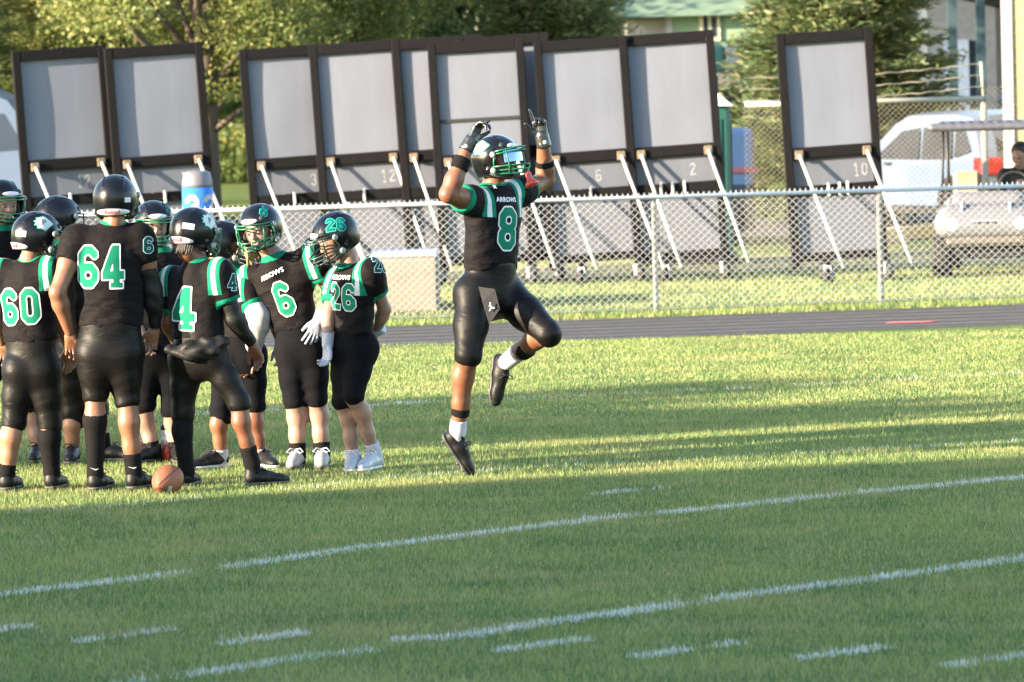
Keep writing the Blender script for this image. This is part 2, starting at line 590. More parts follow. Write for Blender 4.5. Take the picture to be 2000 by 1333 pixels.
# ================================================================ ground
def grass_colour(n, blades):
    geo = n.nodes.new('ShaderNodeNewGeometry'); pos = geo.outputs['Position']
    def noise(scale, st=(1, 1, 1), detail=4.0):
        mp = n.nodes.new('ShaderNodeMapping'); mp.inputs['Scale'].default_value = st; n.links.new(pos, mp.inputs[0])
        q = N(n, 'ShaderNodeTexNoise', Scale=scale, Detail=detail, Roughness=0.6); n.links.new(mp.outputs[0], q.inputs['Vector'])
        return q.outputs[0]
    def rng_(v, a, b):
        q = n.nodes.new('ShaderNodeMapRange'); q.inputs[1].default_value = a; q.inputs[2].default_value = b; n.links.new(v, q.inputs[0]); return q.outputs[0]
    big = rng_(noise(0.8, (0.8, 1.2, 0)), 0.40, 0.62)
    mid = rng_(noise(2.6, (1, 1, 0)), 0.40, 0.62)
    c = mix_col(n, big, (0.050, 0.138, 0.028), (0.150, 0.228, 0.052))
    c = mix_col(n, math_node(n, 'MULTIPLY', mid, 0.55), c, (0.20, 0.235, 0.085))
    dry = rng_(noise(1.3, (0.6, 1, 0)), 0.50, 0.70)
    c = mix_col(n, math_node(n, 'MULTIPLY', dry, 0.75), c, (0.32, 0.275, 0.11))
    return c, pos, noise, rng_

def ground_mat():
    m, n, p = base_mat('turf')
    c, pos, noise, rng_ = grass_colour(n, False)
    fine = rng_(noise(70.0, (1, 1, 0), 4.0), 0.38, 0.66)
    c = mix_col(n, fine, (0.062, 0.095, 0.028), mix_col(n, 0.4, c, (0.19, 0.21, 0.075)))
    n.links.new(c, p.inputs['Base Color'])
    p.inputs['Roughness'].default_value = 0.9
    p.inputs['Specular IOR Level'].default_value = 0.1
    b = N(n, 'ShaderNodeBump', Strength=1.0, Distance=0.06)
    n.links.new(noise(40.0, (1, 1, 1), 4.0), b.inputs['Height'])
    n.links.new(b.outputs[0], p.inputs['Normal'])
    return m

def blade_mat(name, white=False):
    m, n, p = base_mat(name)
    rv = attr(n, 'rnd')
    if white:
        c = mix_col(n, rv, (0.42, 0.44, 0.43), (0.66, 0.68, 0.67))
    else:
        c, pos, noise, rng_ = grass_colour(n, True)
        r1 = n.nodes.new('ShaderNodeMapRange'); n.links.new(rv, r1.inputs[0]); r1.inputs[3].default_value = -0.35; r1.inputs[4].default_value = 0.75
        dk = n.nodes.new('ShaderNodeMapRange'); n.links.new(rv, dk.inputs[0]); dk.inputs[1].default_value = 0.0; dk.inputs[2].default_value = 0.35; dk.inputs[3].default_value = 0.38; dk.inputs[4].default_value = 0.0
        c = mix_col(n, dk.outputs[0], c, (0.02, 0.05, 0.012))
        c = mix_col(n, math_node(n, 'MAXIMUM', r1.outputs[0], 0.0), c, (0.39, 0.395, 0.165))
        dryb = math_node(n, 'GREATER_THAN', rv, 0.93)
        c = mix_col(n, math_node(n, 'MULTIPLY', dryb, 0.8), c, (0.36, 0.31, 0.14))
    n.links.new(c, p.inputs['Base Color'])
    p.inputs['Roughness'].default_value = 0.55
    p.inputs['Specular IOR Level'].default_value = 0.3
    tr = n.nodes.new('ShaderNodeBsdfTranslucent'); n.links.new(c, tr.inputs[0])
    mx = n.nodes.new('ShaderNodeMixShader'); mx.inputs[0].default_value = 0.35
    n.links.new(p.outputs[0], mx.inputs[1]); n.links.new(tr.outputs[0], mx.inputs[2])
    n.links.new(mx.outputs[0], n.nodes['Material Output'].inputs[0])
    return m

def blades(name, xy, hmin, hmax, wmin, wmax, material, lean=0.5):
    k = len(xy)
    h = rng.uniform(hmin, hmax, k) * rng.uniform(0.7, 1.15, k) * np.where(rng.random(k) < .03, 1.6, 1.0)
    wd = rng.uniform(wmin, wmax, k)
    th = rng.uniform(0, 2 * math.pi, k); ph = rng.uniform(0, 2 * math.pi, k)
    le = rng.uniform(0.05, lean, k) * h
    base = np.zeros((k, 3)); base[:, :2] = xy
    side = np.stack([np.cos(th), np.sin(th), np.zeros(k)], 1) * wd[:, None] * 0.5
    tip = base + np.stack([np.cos(ph) * le, np.sin(ph) * le, h], 1)
    V = np.empty((k, 3, 3)); V[:, 0] = base - side; V[:, 1] = base + side; V[:, 2] = tip
    V[:, :2, 2] -= 0.004
    me = fastmesh(name, V.reshape(-1, 3), np.arange(3 * k).reshape(-1, 3))
    float_attr(me, 'rnd', np.repeat(rng.random(k), 3))
    return link(name, me, material)

M_TURF = ground_mat(); M_BLADE = blade_mat('grass_blade'); M_CHALK = blade_mat('painted_blade', True)

q = MB().add([(-400, -120, 0), (400, -120, 0), (400, 700, 0), (-400, 700, 0)], [(0, 1, 2, 3)]).build('ground', M_TURF)
set_tags(q, 'mown grass playing field and surrounds', 'ground', kind='structure')

def field_points(d0, d1, dens):
    ar = (d1 - d0) * (0.19 * d1 + 2.6)
    k = int(ar * dens)
    d = rng.uniform(d0, d1, k)
    x = rng.uniform(-1, 1, k) * (0.095 * d1 + 1.3)
    ok = np.abs(x) < 0.095 * d + 1.2
    return np.stack([x, d], 1)[ok]
# clumpy: thin out by a smooth random field
def clump(xy, s=3.1, lo=0.45):
    f = 0.5 + 0.25 * np.sin(xy[:, 0] * s * 2.1 + 1.3 * np.sin(xy[:, 1] * s)) + 0.25 * np.sin(xy[:, 1] * s * 1.7 + xy[:, 0] * 2)
    return xy[rng.random(len(xy)) < lo + (1 - lo) * f]
pts = np.concatenate([clump(field_points(21.6, 30, 7000)), clump(field_points(30, 38, 6000))])
set_tags(blades('grass', pts, 0.017, 0.038, 0.0032, 0.0058, M_BLADE, 0.8), 'short mown grass covering the near football field', 'grass', kind='stuff')
pts = clump(field_points(38, 48.2, 3000))
set_tags(blades('grass', pts, 0.015, 0.030, 0.005, 0.009, M_BLADE, 0.6), 'sunlit grass between the players and the running track', 'grass', kind='stuff')

# ---------------------------------------------------------------- running track
def fence_y(x): return 52.45 + 0.19 * x
TRK0 = lambda x: 48.15 + 0.19 * x
TRK1 = lambda x: 51.75 + 0.19 * x
M_ASPH = mat('track_asphalt', (0.056, 0.047, 0.043), 0.9, 0.35, 2.5, 0.6, 90, coord='Generated', stretch=(300, 20, 1))
M_SEAM = mat('track_seam', (0.022, 0.020, 0.021), 0.9)
trk = MB().add([(-60, TRK0(-60), .004), (60, TRK0(60), .004), (60, TRK1(60), .004), (-60, TRK1(-60), .004)], [(0, 1, 2, 3)]).build('running_track', M_ASPH)
set_tags(trk, 'dark grey asphalt running track beyond the field', 'track', kind='structure')
for i in range(6):
    t = 0.08 + i * 0.165
    a = TRK0(-60) + t * 3.6; b = TRK0(60) + t * 3.6
    MB().add([(-60, a, .008), (60, b, .008), (60, b + .09, .008), (-60, a + .09, .008)], [(0, 1, 2, 3)]).build('lane_line', M_SEAM, trk)
c = ground(1772, 632)
set_tags(MB().add([(c[0] - .22, c[1] - .16, .012), (c[0] + .18, c[1] - .12, .012), (c[0] + .3, c[1] + .1, .012), (c[0] - .16, c[1] + .12, .012)], [(0, 1, 2, 3)]).build('lane_mark', mat('red_paint', (0.55, 0.10, 0.08), 0.8), trk), 'faded red painted lane mark')

# ---------------------------------------------------------------- painted lines of the field
def painted(name, pix, width, dens, label, hmin=0.013, hmax=0.033, gaps=0.12):
    P3 = [ground(*p)[:2] for p in pix]
    out = []
    for a, b in zip(P3, P3[1:]):
        L = np.linalg.norm(b - a); k = int(L * width * dens * 3.0)
        t = rng.random(k); nrm2 = np.array([-(b - a)[1], (b - a)[0]]) / L
        off = np.clip(rng.normal(0, 0.42, k), -1, 1) * width * 0.9
        pos = a + t[:, None] * (b - a) + off[:, None] * nrm2
        f = np.sin(pos[:, 0] * 5.3 + 0.7) + np.sin(pos[:, 0] * 13.1 + pos[:, 1] * 3) + np.sin(pos[:, 0] * 2.1 + 2)
        out.append(pos[(rng.random(k) > gaps) & (f + rng.normal(0, .6, k) > -1.9 + gaps)])
    o = blades(name, np.concatenate(out), hmin, hmax, 0.005, 0.0085, M_CHALK, 0.6)
    return set_tags(o, label, 'field line', kind='structure')

painted('yard_line', [(-80, 1176), (30, 1161), (300, 1130), (560, 1094), (720, 1072), (900, 1050), (1180, 1016), (1400, 995), (1650, 968), (1960, 939), (2060, 930)], 0.10, 3600, 'white yard line crossing the shaded foreground above the row of short hash marks')
painted('yard_line', [(230, 1345), (300, 1330), (460, 1309), (570, 1291), (740, 1272)], 0.11, 2800, 'broken start of the lowest yard line at the bottom edge', gaps=0.3)
painted('yard_line', [(765, 1254), (900, 1247), (1050, 1222), (1230, 1198), (1500, 1160), (1700, 1135), (2000, 1093), (2060, 1085)], 0.11, 3900, 'lowest long white yard line rising to the right edge')
painted('yard_line', [(-60, 1010), (50, 1001), (300, 984), (500, 964), (760, 936), (930, 921), (1150, 909), (1500, 890), (1900, 868), (2050, 860)], 0.12, 900, 'faint worn yard line in the sunlit strip by the football', gaps=0.55)
painted('yard_line', [(350, 812), (500, 804), (620, 799), (760, 792), (840, 786)], 0.2, 900, 'faint far yard line behind the players', gaps=0.3)
painted('yard_line', [(840, 786), (1200, 772), (1500, 757), (1900, 735), (2050, 727)], 0.16, 420, 'faintest far yard line at the sunlit far right', gaps=0.5)
HM = [((-60, 1240), (62, 1225), 'leftmost'), ((145, 1257), (340, 1232), 'second from the left'), ((425, 1262), (597, 1238), 'third from the left'), ((965, 1276), (1147, 1252), 'middle'),
      ((1240, 1287), (1440, 1258), 'third from the right'), ((1555, 1292), (1732, 1266), 'second from the right'), ((1850, 1306), (2040, 1278), 'rightmost')]
for a, b, nm in HM:
    painted('hash_mark', [a, b], 0.085, 3600, 'short white hash mark, %s in the bottom row' % nm, gaps=0.2)
painted('hash_mark', [(1158, 968), (1300, 954)], 0.08, 2600, 'single short hash mark just inside the shadow edge', gaps=0.3)

# grass strip behind the track up to the boards
k = 160000
xx = rng.uniform(-9, 9, k); yy = rng.uniform(51.6, 66, k) + 0.19 * xx
okk = yy > TRK1(xx) + 0.02
set_tags(blades('grass', np.stack([xx, yy], 1)[okk], 0.03, 0.06, 0.007, 0.013, M_BLADE, 0.6), 'rough sunlit grass around the fence and boards', 'grass', kind='stuff')
k = 9000
xx = rng.uniform(-9, 9, k); yy = fence_y(xx) + rng.normal(-0.1, 0.18, k)
okk = yy > TRK1(xx) + 0.01
set_tags(blades('grass', np.stack([xx, yy], 1)[okk], 0.03, 0.075, 0.008, 0.014, M_BLADE, 0.6), 'taller fringe of grass along the foot of the fence', 'grass', kind='stuff')

# dirt path and far kerb
M_DIRT = mat('path_dirt', (0.36, 0.25, 0.18), 0.95, 0.2, 3, 0.4, 40)
a = ground(380, 545); b = ground(2100, 478); c = ground(2100, 510); d = ground(380, 572)
for v in (a, b, c, d): v[2] = 0.012
q = MB().add([d, c, b, a], [(0, 1, 2, 3)]).build('path', M_DIRT); set_tags(q, 'narrow bare dirt path behind the boards', 'path', kind='structure')
M_KERB = mat('kerb_concrete', (0.42, 0.38, 0.25), 0.8, 0.2, 6, 0.3)
q = MB()
ka = ground(1690, 478); kb = ground(2120, 428)
kd = kb - ka; kn = np.array([-kd[1], kd[0], 0]) / np.linalg.norm(kd[:2])
q.add([ka, kb, kb + kn * .25, ka + kn * .25, ka + [0, 0, .16], kb + [0, 0, .16], kb + kn * .25 + [0, 0, .16], ka + kn * .25 + [0, 0, .16]], [(0, 1, 5, 4), (4, 5, 6, 7), (2, 3, 7, 6), (0, 4, 7, 3), (1, 2, 6, 5)])
set_tags(q.build('kerb', M_KERB), 'pale yellow painted kerb beside the parked vehicle', 'kerb', kind='structure')
M_ROAD = mat('road_asphalt', (0.07, 0.07, 0.073), 0.9, 0.3, 2, 0.3)
set_tags(MB().add([(1.5, 73, .006), (60, 75.5, .006), (60, 84, .006), (1.5, 82, .006)], [(0, 1, 2, 3)]).build('road', M_ROAD), 'grey car park strip behind the far fence', 'road', kind='structure')

# ================================================================ chain-link fences
M_GALV = mat('galvanised', (0.50, 0.51, 0.53), 0.45, 0.2, 20, metal=0.1)
M_WIRE = mat('fence_wire', (0.36, 0.37, 0.38), 0.5, 0.15, 20)
M_WIRE2 = mat('fence_wire_weathered', (0.20, 0.18, 0.14), 0.6, 0.2, 20)
M_GALV2 = mat('weathered_rail', (0.34, 0.31, 0.25), 0.55, 0.2, 10)
def chain_mesh(u0, u1, z0, z1, pitch, r, pos):
    """zigzag wires; pos(u,z)->xyz"""
    nw = int((u1 - u0) / pitch); nz = int((z1 - z0) / (pitch * 0.92))
    i = np.arange(nw)[:, None]; j = np.arange(nz + 1)[None, :]
    sgn = np.where((i + j) % 2 == 0, -1.0, 1.0)
    U = u0 + (i + 0.5) * pitch + sgn * pitch * 0.5
    Z = np.broadcast_to(z0 + j * pitch * 0.92, U.shape)
    A = np.stack([U[:, :-1], Z[:, :-1]], -1).reshape(-1, 2); B = np.stack([U[:, 1:], Z[:, 1:]], -1).reshape(-1, 2)
    d = (B - A); L = np.linalg.norm(d, axis=1, keepdims=True); pr = np.stack([-d[:, 1], d[:, 0]], 1) / L
    up = d[:, 0] > 0
    V = []; 
    for e, c in ((A, 0), (B, 1)):
        for (s, t) in ((1.0, 0.0), (-0.5, 0.87), (-0.5, -0.87)):
            uv = e + pr * (s * r)
            xyz = pos(uv[:, 0], uv[:, 1])
            xyz[:, 1] += t * r + np.where(up, r * 0.8, -r * 0.8)
            V.append(xyz)
    V = np.stack(V, 1)
    k = len(A); base = np.arange(k)[:, None] * 6
    Fq = np.concatenate([base + np.array([[0, 1, 4, 3]]), base + np.array([[1, 2, 5, 4]]), base + np.array([[2, 0, 3, 5]])])
    return V.reshape(-1, 3), Fq

fr = empty('chain_link_fence', (0, 52.45, 0), 'low galvanised chain-link fence running behind the running track', 'fence')
fpos = lambda u, z: np.stack([u, 0.19 * u, z], 1)
V, Fq = chain_mesh(-8.5, 8.5, 0.05, 1.13, 0.038, 0.0029, fpos)
set_tags(link('wire_mesh', fastmesh('wire_mesh', V, Fq), M_WIRE, fr), kind='stuff')
q = MB(); q.tube([(-8.5, 0.19 * -8.5, 1.14), (8.5, 0.19 * 8.5, 1.14)], 0.021, 10); q.build('top_rail', M_GALV, fr, True)
q = MB(); q.tube([(-8.5, 0.19 * -8.5 + .02, .05), (8.5, 0.19 * 8.5 + .02, .05)], 0.004, 5); q.build('tension_wire', M_GALV, fr, True)
posts = [-7.66, -4.61, ground(680, 640)[0], ground(1283, 614)[0], ground(1723, 599)[0], ground(1723, 599)[0] + 3.05]
for px_ in posts:
    y_ = 0.19 * px_ + 0.035
    po = MB().lathe([(0.029, -0.1), (0.029, 1.13), (0.033, 1.13), (0.033, 1.155), (0.024, 1.175), (0.006, 1.185)], 12, Matrix.Translation((px_, y_, 0))).build('post', M_GALV, fr, True)
    for z in (0.15, 0.5, 0.85, 1.06):
        MB().lathe([(0.033, z), (0.033, z + .012)], 10, Matrix.Translation((px_, y_, 0))).build('tie_band', M_WIRE, po)
# twisted barbs above the top rail
q = MB()
for i in range(320):
    u = -8.5 + i * 0.053 + .02
    q.tube([(u - .010, .19 * u - .006, 1.145), (u + .004, .19 * u - .004, 1.183)], 0.003, 3, False)
    q.tube([(u + .014, .19 * u - .006, 1.145), (u - .002, .19 * u - .004, 1.183)], 0.003, 3, False)
set_tags(q.build('wire_ends', M_WIRE, fr), kind='stuff')

f2 = empty('tall_fence', (0, 66.5, 0), 'tall weathered chain-link fence with barbed wire in front of parked vehicles', 'fence')
x_end = at(1922, 190, 66.5)[0]
g2 = lambda u, z: np.stack([u, np.zeros_like(u), z], 1)
V, Fq = chain_mesh(at(1452, 205, 66.5)[0], x_end, 0.03, 1.86, 0.036, 0.0027, g2)
set_tags(link('wire_mesh', fastmesh('wire_mesh', V, Fq), M_WIRE2, f2), kind='stuff')
V, Fq = chain_mesh(x_end, x_end + 2.0, 0.03, 2.05, 0.036, 0.0027, lambda u, z: np.stack([u, (u - x_end) * 0.35, z], 1))
set_tags(link('wire_mesh', fastmesh('wire_mesh', V, Fq), M_WIRE2, f2), kind='stuff')
xs0 = at(1455, 205, 66.5)[0]
MB().tube([(xs0, 0, 1.87), (x_end, 0, 1.87)], 0.034, 10).build('top_rail', M_GALV2, f2, True)
for xx_ in (at(1600, 205, 66.5)[0], x_end):
    MB().tube([(xx_, .05, -.1), (xx_, .05, 1.9)], 0.042, 10).build('post', M_GALV2, f2, True)
MB().tube([(x_end, .05, 1.9), (x_end - .03, -.02, 2.32)], 0.022, 8).build('barb_arm', M_GALV2, f2, True)
for zz in (2.02, 2.16, 2.30):
    pts_ = [(xs0 + (x_end - xs0) * t, -.02 + .02 * math.sin(40 * t), zz - 0.1 * (1 - t) - 0.05 * math.sin(math.pi * t) + 0.006 * math.sin(300 * t)) for t in np.linspace(0, 1, 60)]
    MB().tube(pts_, 0.007, 5).build('barbed_wire', M_WIRE2, f2)

# ================================================================ framed boards on casters
M_LUMB = mat('dark_lumber', (0.0056, 0.0050, 0.0060), 0.85, 0.4, 5, 0.25, 40, spec=.15, stretch=(8, 8, 1.5))
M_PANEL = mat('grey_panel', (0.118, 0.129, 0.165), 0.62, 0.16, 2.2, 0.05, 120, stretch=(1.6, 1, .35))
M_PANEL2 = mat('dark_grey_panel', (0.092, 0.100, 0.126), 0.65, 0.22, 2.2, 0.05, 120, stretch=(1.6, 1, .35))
M_POLE = mat('white_pole', (0.55, 0.54, 0.50), 0.35, 0.15, 10, metal=0.1)
M_BRKT = mat('tan_bracket', (0.16, 0.115, 0.075), 0.6, 0.3, 20)
M_RUBB = mat('black_rubber', (0.008, 0.008, 0.009), 0.75, 0.3, 30)
M_CAST = mat('caster_steel', (0.35, 0.36, 0.38), 0.4, 0.3, 20, metal=0.6)
M_CHALKN = mat('chalk_number', (0.30, 0.30, 0.32), 0.9, 0.4, 40)
M_STRAP = mat('black_strap', (0.012, 0.012, 0.013), 0.7)

def board(pl, pr, ptop, Y, yaw, num, nx, label, lean=2.7, low_rail=True, strap=False, sticks=(0.5,), struts=True):
    pc = (pl + pr) / 2
    pt = at(pc, ptop, Y)
    s = FPX / Y
    W = (pr - pl) / s / math.cos(math.radians(yaw)); Hh = pt[2]
    root = empty('rolling_board', (pt[0] + Hh * math.tan(math.radians(lean)), Y, 0), label, 'board', 'framed grey boards on casters behind the fence', math.radians(yaw))
    root.rotation_euler = (math.radians(-1.0), math.radians(-lean), math.radians(yaw))
    fw = 0.090; dp = 0.075; hw = W / 2
    def bx(name, m, x0, x1, y0, y1, z0, z1, par=root, bev=0.006):
        return MB().box((x0, y0, z0), (x1, y1, z1), bev=bev).build(name, m, par)
    z0 = 0.24
    bx('frame_post', M_LUMB, -hw, -hw + fw, -dp, .03, 0.17, Hh)
    bx('frame_post', M_LUMB, hw - fw, hw, -dp, .03, 0.17, Hh)
    zr = Hh - 1.31           # underside of the upper panel
    for (za, zb) in ((Hh - 0.12, Hh - .003), (zr - 0.06, zr + 0.06), (z0, z0 + 0.09)):
        bx('rail', M_LUMB, -hw + fw + .002, hw - fw - .002, -dp + .004, .027, za, zb)
    if low_rail:
        bx('rail', M_LUMB, -hw + fw + .002, hw - fw - .002, -dp + .008, .027, zr - .47, zr - .36)
    # panels, slightly bowed sheets
    for (za, zb) in ((zr + .06, Hh - .12), (z0 + .09, zr - .06)):
        nn = 7; Vv = []; Ff = []
        bow = rng.uniform(-.018, .012) if za > z0 + .2 else 0.0; ph = rng.uniform(0, 3)
        for i in range(nn):
            for j in range(nn):
                u = i / (nn - 1); v = j / (nn - 1)
                Vv.append((-hw + fw - .01 + u * (W - 2 * fw + .02), -.010 + bow * math.sin(math.pi * v + .3 * math.sin(ph)) * math.sin(math.pi * u * .8 + .3), za - .005 + v * (zb - za + .01)))
        off = len(Vv)
        Vv += [(x, y + .016, z) for x, y, z in Vv]
        for i in range(nn - 1):
            for j in range(nn - 1):
                a_ = i * nn + j
                Ff.append((a_, a_ + nn, a_ + nn + 1, a_ + 1)); Ff.append((a_ + off, a_ + 1 + off, a_ + nn + 1 + off, a_ + nn + off))
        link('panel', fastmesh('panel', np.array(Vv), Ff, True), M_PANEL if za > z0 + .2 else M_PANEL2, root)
    bx('gap_strip', M_STRAP, -hw + fw + .01, hw - fw - .01, -.035, -.028, zr - .085, zr - .066, bev=0)
    if strap:
        bx('strap', M_STRAP, -hw + fw, hw - fw, -.036, -.030, zr + .42, zr + .455, bev=0)
    for t in sticks:
        bx('wood_stick', M_POLE, -hw + fw + t * (W - 2 * fw) - .014, -hw + fw + t * (W - 2 * fw) + .014, -dp - .012, -dp + .004, zr - .49, zr - .34)
    for t in (0.36, 0.7):
        MB().lathe([(.016, 0), (.016, .012), (.008, .018)], 8, Matrix.Translation((-hw + fw + t * (W - 2 * fw), -.03, zr - .30 - .2 * t)) @ Matrix.Rotation(math.pi / 2, 4, 'X')).build('bolt_head', M_POLE, root)
    # diagonal struts and their casters
    for sd in (-1, 1):
        tx = -hw + .16 if sd < 0 else hw - .15
        foot = np.array([tx + .36, -0.62, 0.16])
        top = np.array([tx, -dp - .02, zr - .02])
        if struts:
            bx('bracket', M_BRKT, tx - .045, tx + .045, -dp - .03, -dp + .002, zr - .07, zr + .03)
            MB().tube([top, foot], 0.018, 10).build('strut', M_POLE, root, True)
        arm = MB(); arm.box((-.035, -.66, .0), (.035, .05, .07), Matrix.Translation((sd * (hw - .06) + (.30 if sd < 0 else .0), 0, .20)), bev=.005)
        ar = arm.build('base_arm', M_LUMB, root)
        for yy_ in (-.6, .05):
            T = Matrix.Translation((sd * (hw - .06) + (.30 if sd < 0 else .0), yy_, .092)) @ Matrix.Rotation(math.radians(35 * sd), 4, 'Z') @ Matrix.Rotation(math.pi / 2, 4, 'Y')
            wh = MB().lathe([(.03, -.03), (.082, -.03), (.092, -.018), (.092, .018), (.082, .03), (.03, .03)], 16, T).build('caster_wheel', M_RUBB, root, True)
            fk = MB(); T2 = Matrix.Translation((sd * (hw - .06) + (.30 if sd < 0 else .0), yy_, .0)) @ Matrix.Rotation(math.radians(35 * sd), 4, 'Z')
            fk.box((-.044, -.03, .07), (-.035, .03, .19), T2); fk.box((.035, -.03, .07), (.044, .03, .19), T2); fk.box((-.044, -.035, .185), (.044, .035, .198), T2)
            fk.build('caster_fork', M_CAST, wh)
    if num:
        V2, T2, _ = number_shape(num, 0.15, -0.03, 20 * len(num))
        xo = -hw + fw + nx * (W - 2 * fw)
        jit = rng.normal(0, .002, V2.shape)
        me = fastmesh('painted_number', np.stack([V2[:, 0] * .8 + jit[:, 0] + xo, np.full(len(V2), -.0125), V2[:, 1] + jit[:, 1] + zr - .22], 1), T2)
        link('painted_number', me, M_CHALKN, root)
    return root

board(24, 203, 94, 61.6, 13, '12', .70, 'dark framed grey board furthest left in the row')
board(204, 394, 88, 61.5, 9.5, '11', .80, 'dark framed board second from the left, chalked 11, above the tallest helmet')
board(466, 640, 91, 61.4, 5, '3', .78, 'dark framed board chalked 3, left edge free, partly covered by its right neighbour')
board(602, 778, 82, 61.0, -1, '12', .84, 'dark framed board chalked 12, above players 6 and 26')
board(764, 940, 72, 60.65, -1, None, .5, 'dark framed board mostly covered, left of the one behind the jumping player', sticks=())
board(890, 1070, 68, 60.45, -1, None, .5, 'rearmost dark framed board, only its top corner and a thin strip showing', sticks=(), struts=False)
board(834, 1022, 80, 60.2, -1, None, .5, 'dark framed board with a black strap directly behind the jumping player', strap=True, lean=2.0, sticks=())
board(1041, 1223, 75, 60.1, 0, '6', .62, 'dark framed board chalked 6, right of the jumping player')
board(1208, 1393, 64, 60.12, -2, '2', .72, 'dark framed board chalked 2, beside the green portable toilet', sticks=(.3, .45, .6))
board(1515, 1703, 60, 58.9, 0.5, '10', .84, 'dark framed board chalked 10 standing alone at the right', sticks=(.42, .56, .66))

# ================================================================ trees
M_BARK = mat('bark', (0.10, 0.075, 0.055), 0.9, 0.4, 6, 0.6, 30, stretch=(4, 4, 1))
def leaf_mat(name, c1, c2, c3):
    m, n, p = base_mat(name)
    rv = attr(n, 'rnd')
    c = mix_col(n, rv, c1, c2)
    c = mix_col(n, math_node(n, 'MULTIPLY', math_node(n, 'GREATER_THAN', rv, 0.8), 0.8), c, c3)
    n.links.new(c, p.inputs['Base Color']); p.inputs['Roughness'].default_value = 0.5; p.inputs['Specular IOR Level'].default_value = 0.3
    tr = n.nodes.new('ShaderNodeBsdfTranslucent'); n.links.new(c, tr.inputs[0])
    mx = n.nodes.new('ShaderNodeMixShader'); mx.inputs[0].default_value = 0.4
    n.links.new(p.outputs[0], mx.inputs[1]); n.links.new(tr.outputs[0], mx.inputs[2]); n.links.new(mx.outputs[0], n.nodes['Material Output'].inputs[0])
    return m
LEAF_Y = leaf_mat('leaf_yellow_green', (0.105, 0.150, 0.042), (0.205, 0.225, 0.065), (0.29, 0.265, 0.095))
LEAF_G = leaf_mat('leaf_green', (0.10, 0.15, 0.05), (0.21, 0.235, 0.075), (0.33, 0.29, 0.11))
LEAF_C = leaf_mat('needle_green', (0.075, 0.11, 0.032), (0.18, 0.195, 0.065), (0.29, 0.25, 0.11))
LEAF_P = leaf_mat('needle_dark', (0.052, 0.090, 0.036), (0.125, 0.155, 0.062), (0.20, 0.195, 0.09))
LEAF_D = leaf_mat('leaf_dark', (0.065, 0.11, 0.034), (0.14, 0.185, 0.055), (0.22, 0.23, 0.075))

def leaves(name, C, D, size, aspect, material, parent):
    """C centres, D preferred direction (n,3) or None"""
    k = len(C)
    a = D if D is not None else rng.normal(size=(k, 3))
    a = a / np.linalg.norm(a, axis=1, keepdims=True)
    b = np.cross(a, rng.normal(size=(k, 3))); b /= np.linalg.norm(b, axis=1, keepdims=True)
    s = size * rng.uniform(0.6, 1.3, k)[:, None]
    V = np.empty((k, 4, 3))
    V[:, 0] = C - a * s * .5; V[:, 1] = C + b * s * aspect * .5; V[:, 2] = C + a * s * .5; V[:, 3] = C - b * s * aspect * .5
    me = fastmesh(name, V.reshape(-1, 3), np.arange(4 * k).reshape(-1, 4))
    float_attr(me, 'rnd', np.repeat(rng.random(k), 4))
    return link(name, me, material, parent)

def tree(base, label, H, crown_z, rx, rz, nclump, nleaf, size, material, group, name='broadleaf_tree', csize=0.55, trunk_r=0.2, zmin=0.4):
    root = empty(name, base, label, 'tree', group)
    cc = np.array([0, 0, crown_z])
    d = rng.normal(size=(nclump, 3)); d /= np.linalg.norm(d, axis=1, keepdims=True)
    rad = rng.uniform(0.35, 1.0, nclump) ** 0.5
    cl = cc + d * rad[:, None] * np.array([rx, rx, rz]) * rng.uniform(.85, 1.12, (nclump, 1))
    tk = MB(); tk.tube([(0, 0, -.15), (.02, 0, H * .15), (.05, .03, H * .3), (.0, .05, crown_z), (.05, 0, crown_z + rz * .6)], [trunk_r * 1.3, trunk_r, trunk_r * .85, trunk_r * .5, trunk_r * .12], 10)
    tk.build('trunk', M_BARK, root, True)
    lb = MB()
    for c_ in cl[::max(1, nclump // 22)]:
        s0 = np.array([0.02, .03, max(H * .18, c_[2] * .55)])
        m0 = (s0 + c_) / 2 + rng.normal(0, .15, 3)
        lb.tube([s0, m0, c_], [trunk_r * .35, trunk_r * .2, trunk_r * .06], 6)
    lb.build('limbs', M_BARK, root, True)
    which = rng.integers(0, nclump, nleaf)
    cs = rng.uniform(.6, 1.25, nclump) * csize
    off = rng.normal(size=(nleaf, 3)); off /= np.linalg.norm(off, axis=1, keepdims=True)
    off *= (rng.random(nleaf) ** .45)[:, None] * cs[which][:, None]; off[:, 2] *= .75
    P_ = cl[which] + off
    P_ = P_[P_[:, 2] > zmin]
    leaves('crown', P_, None, size, .62, material, root)
    return root

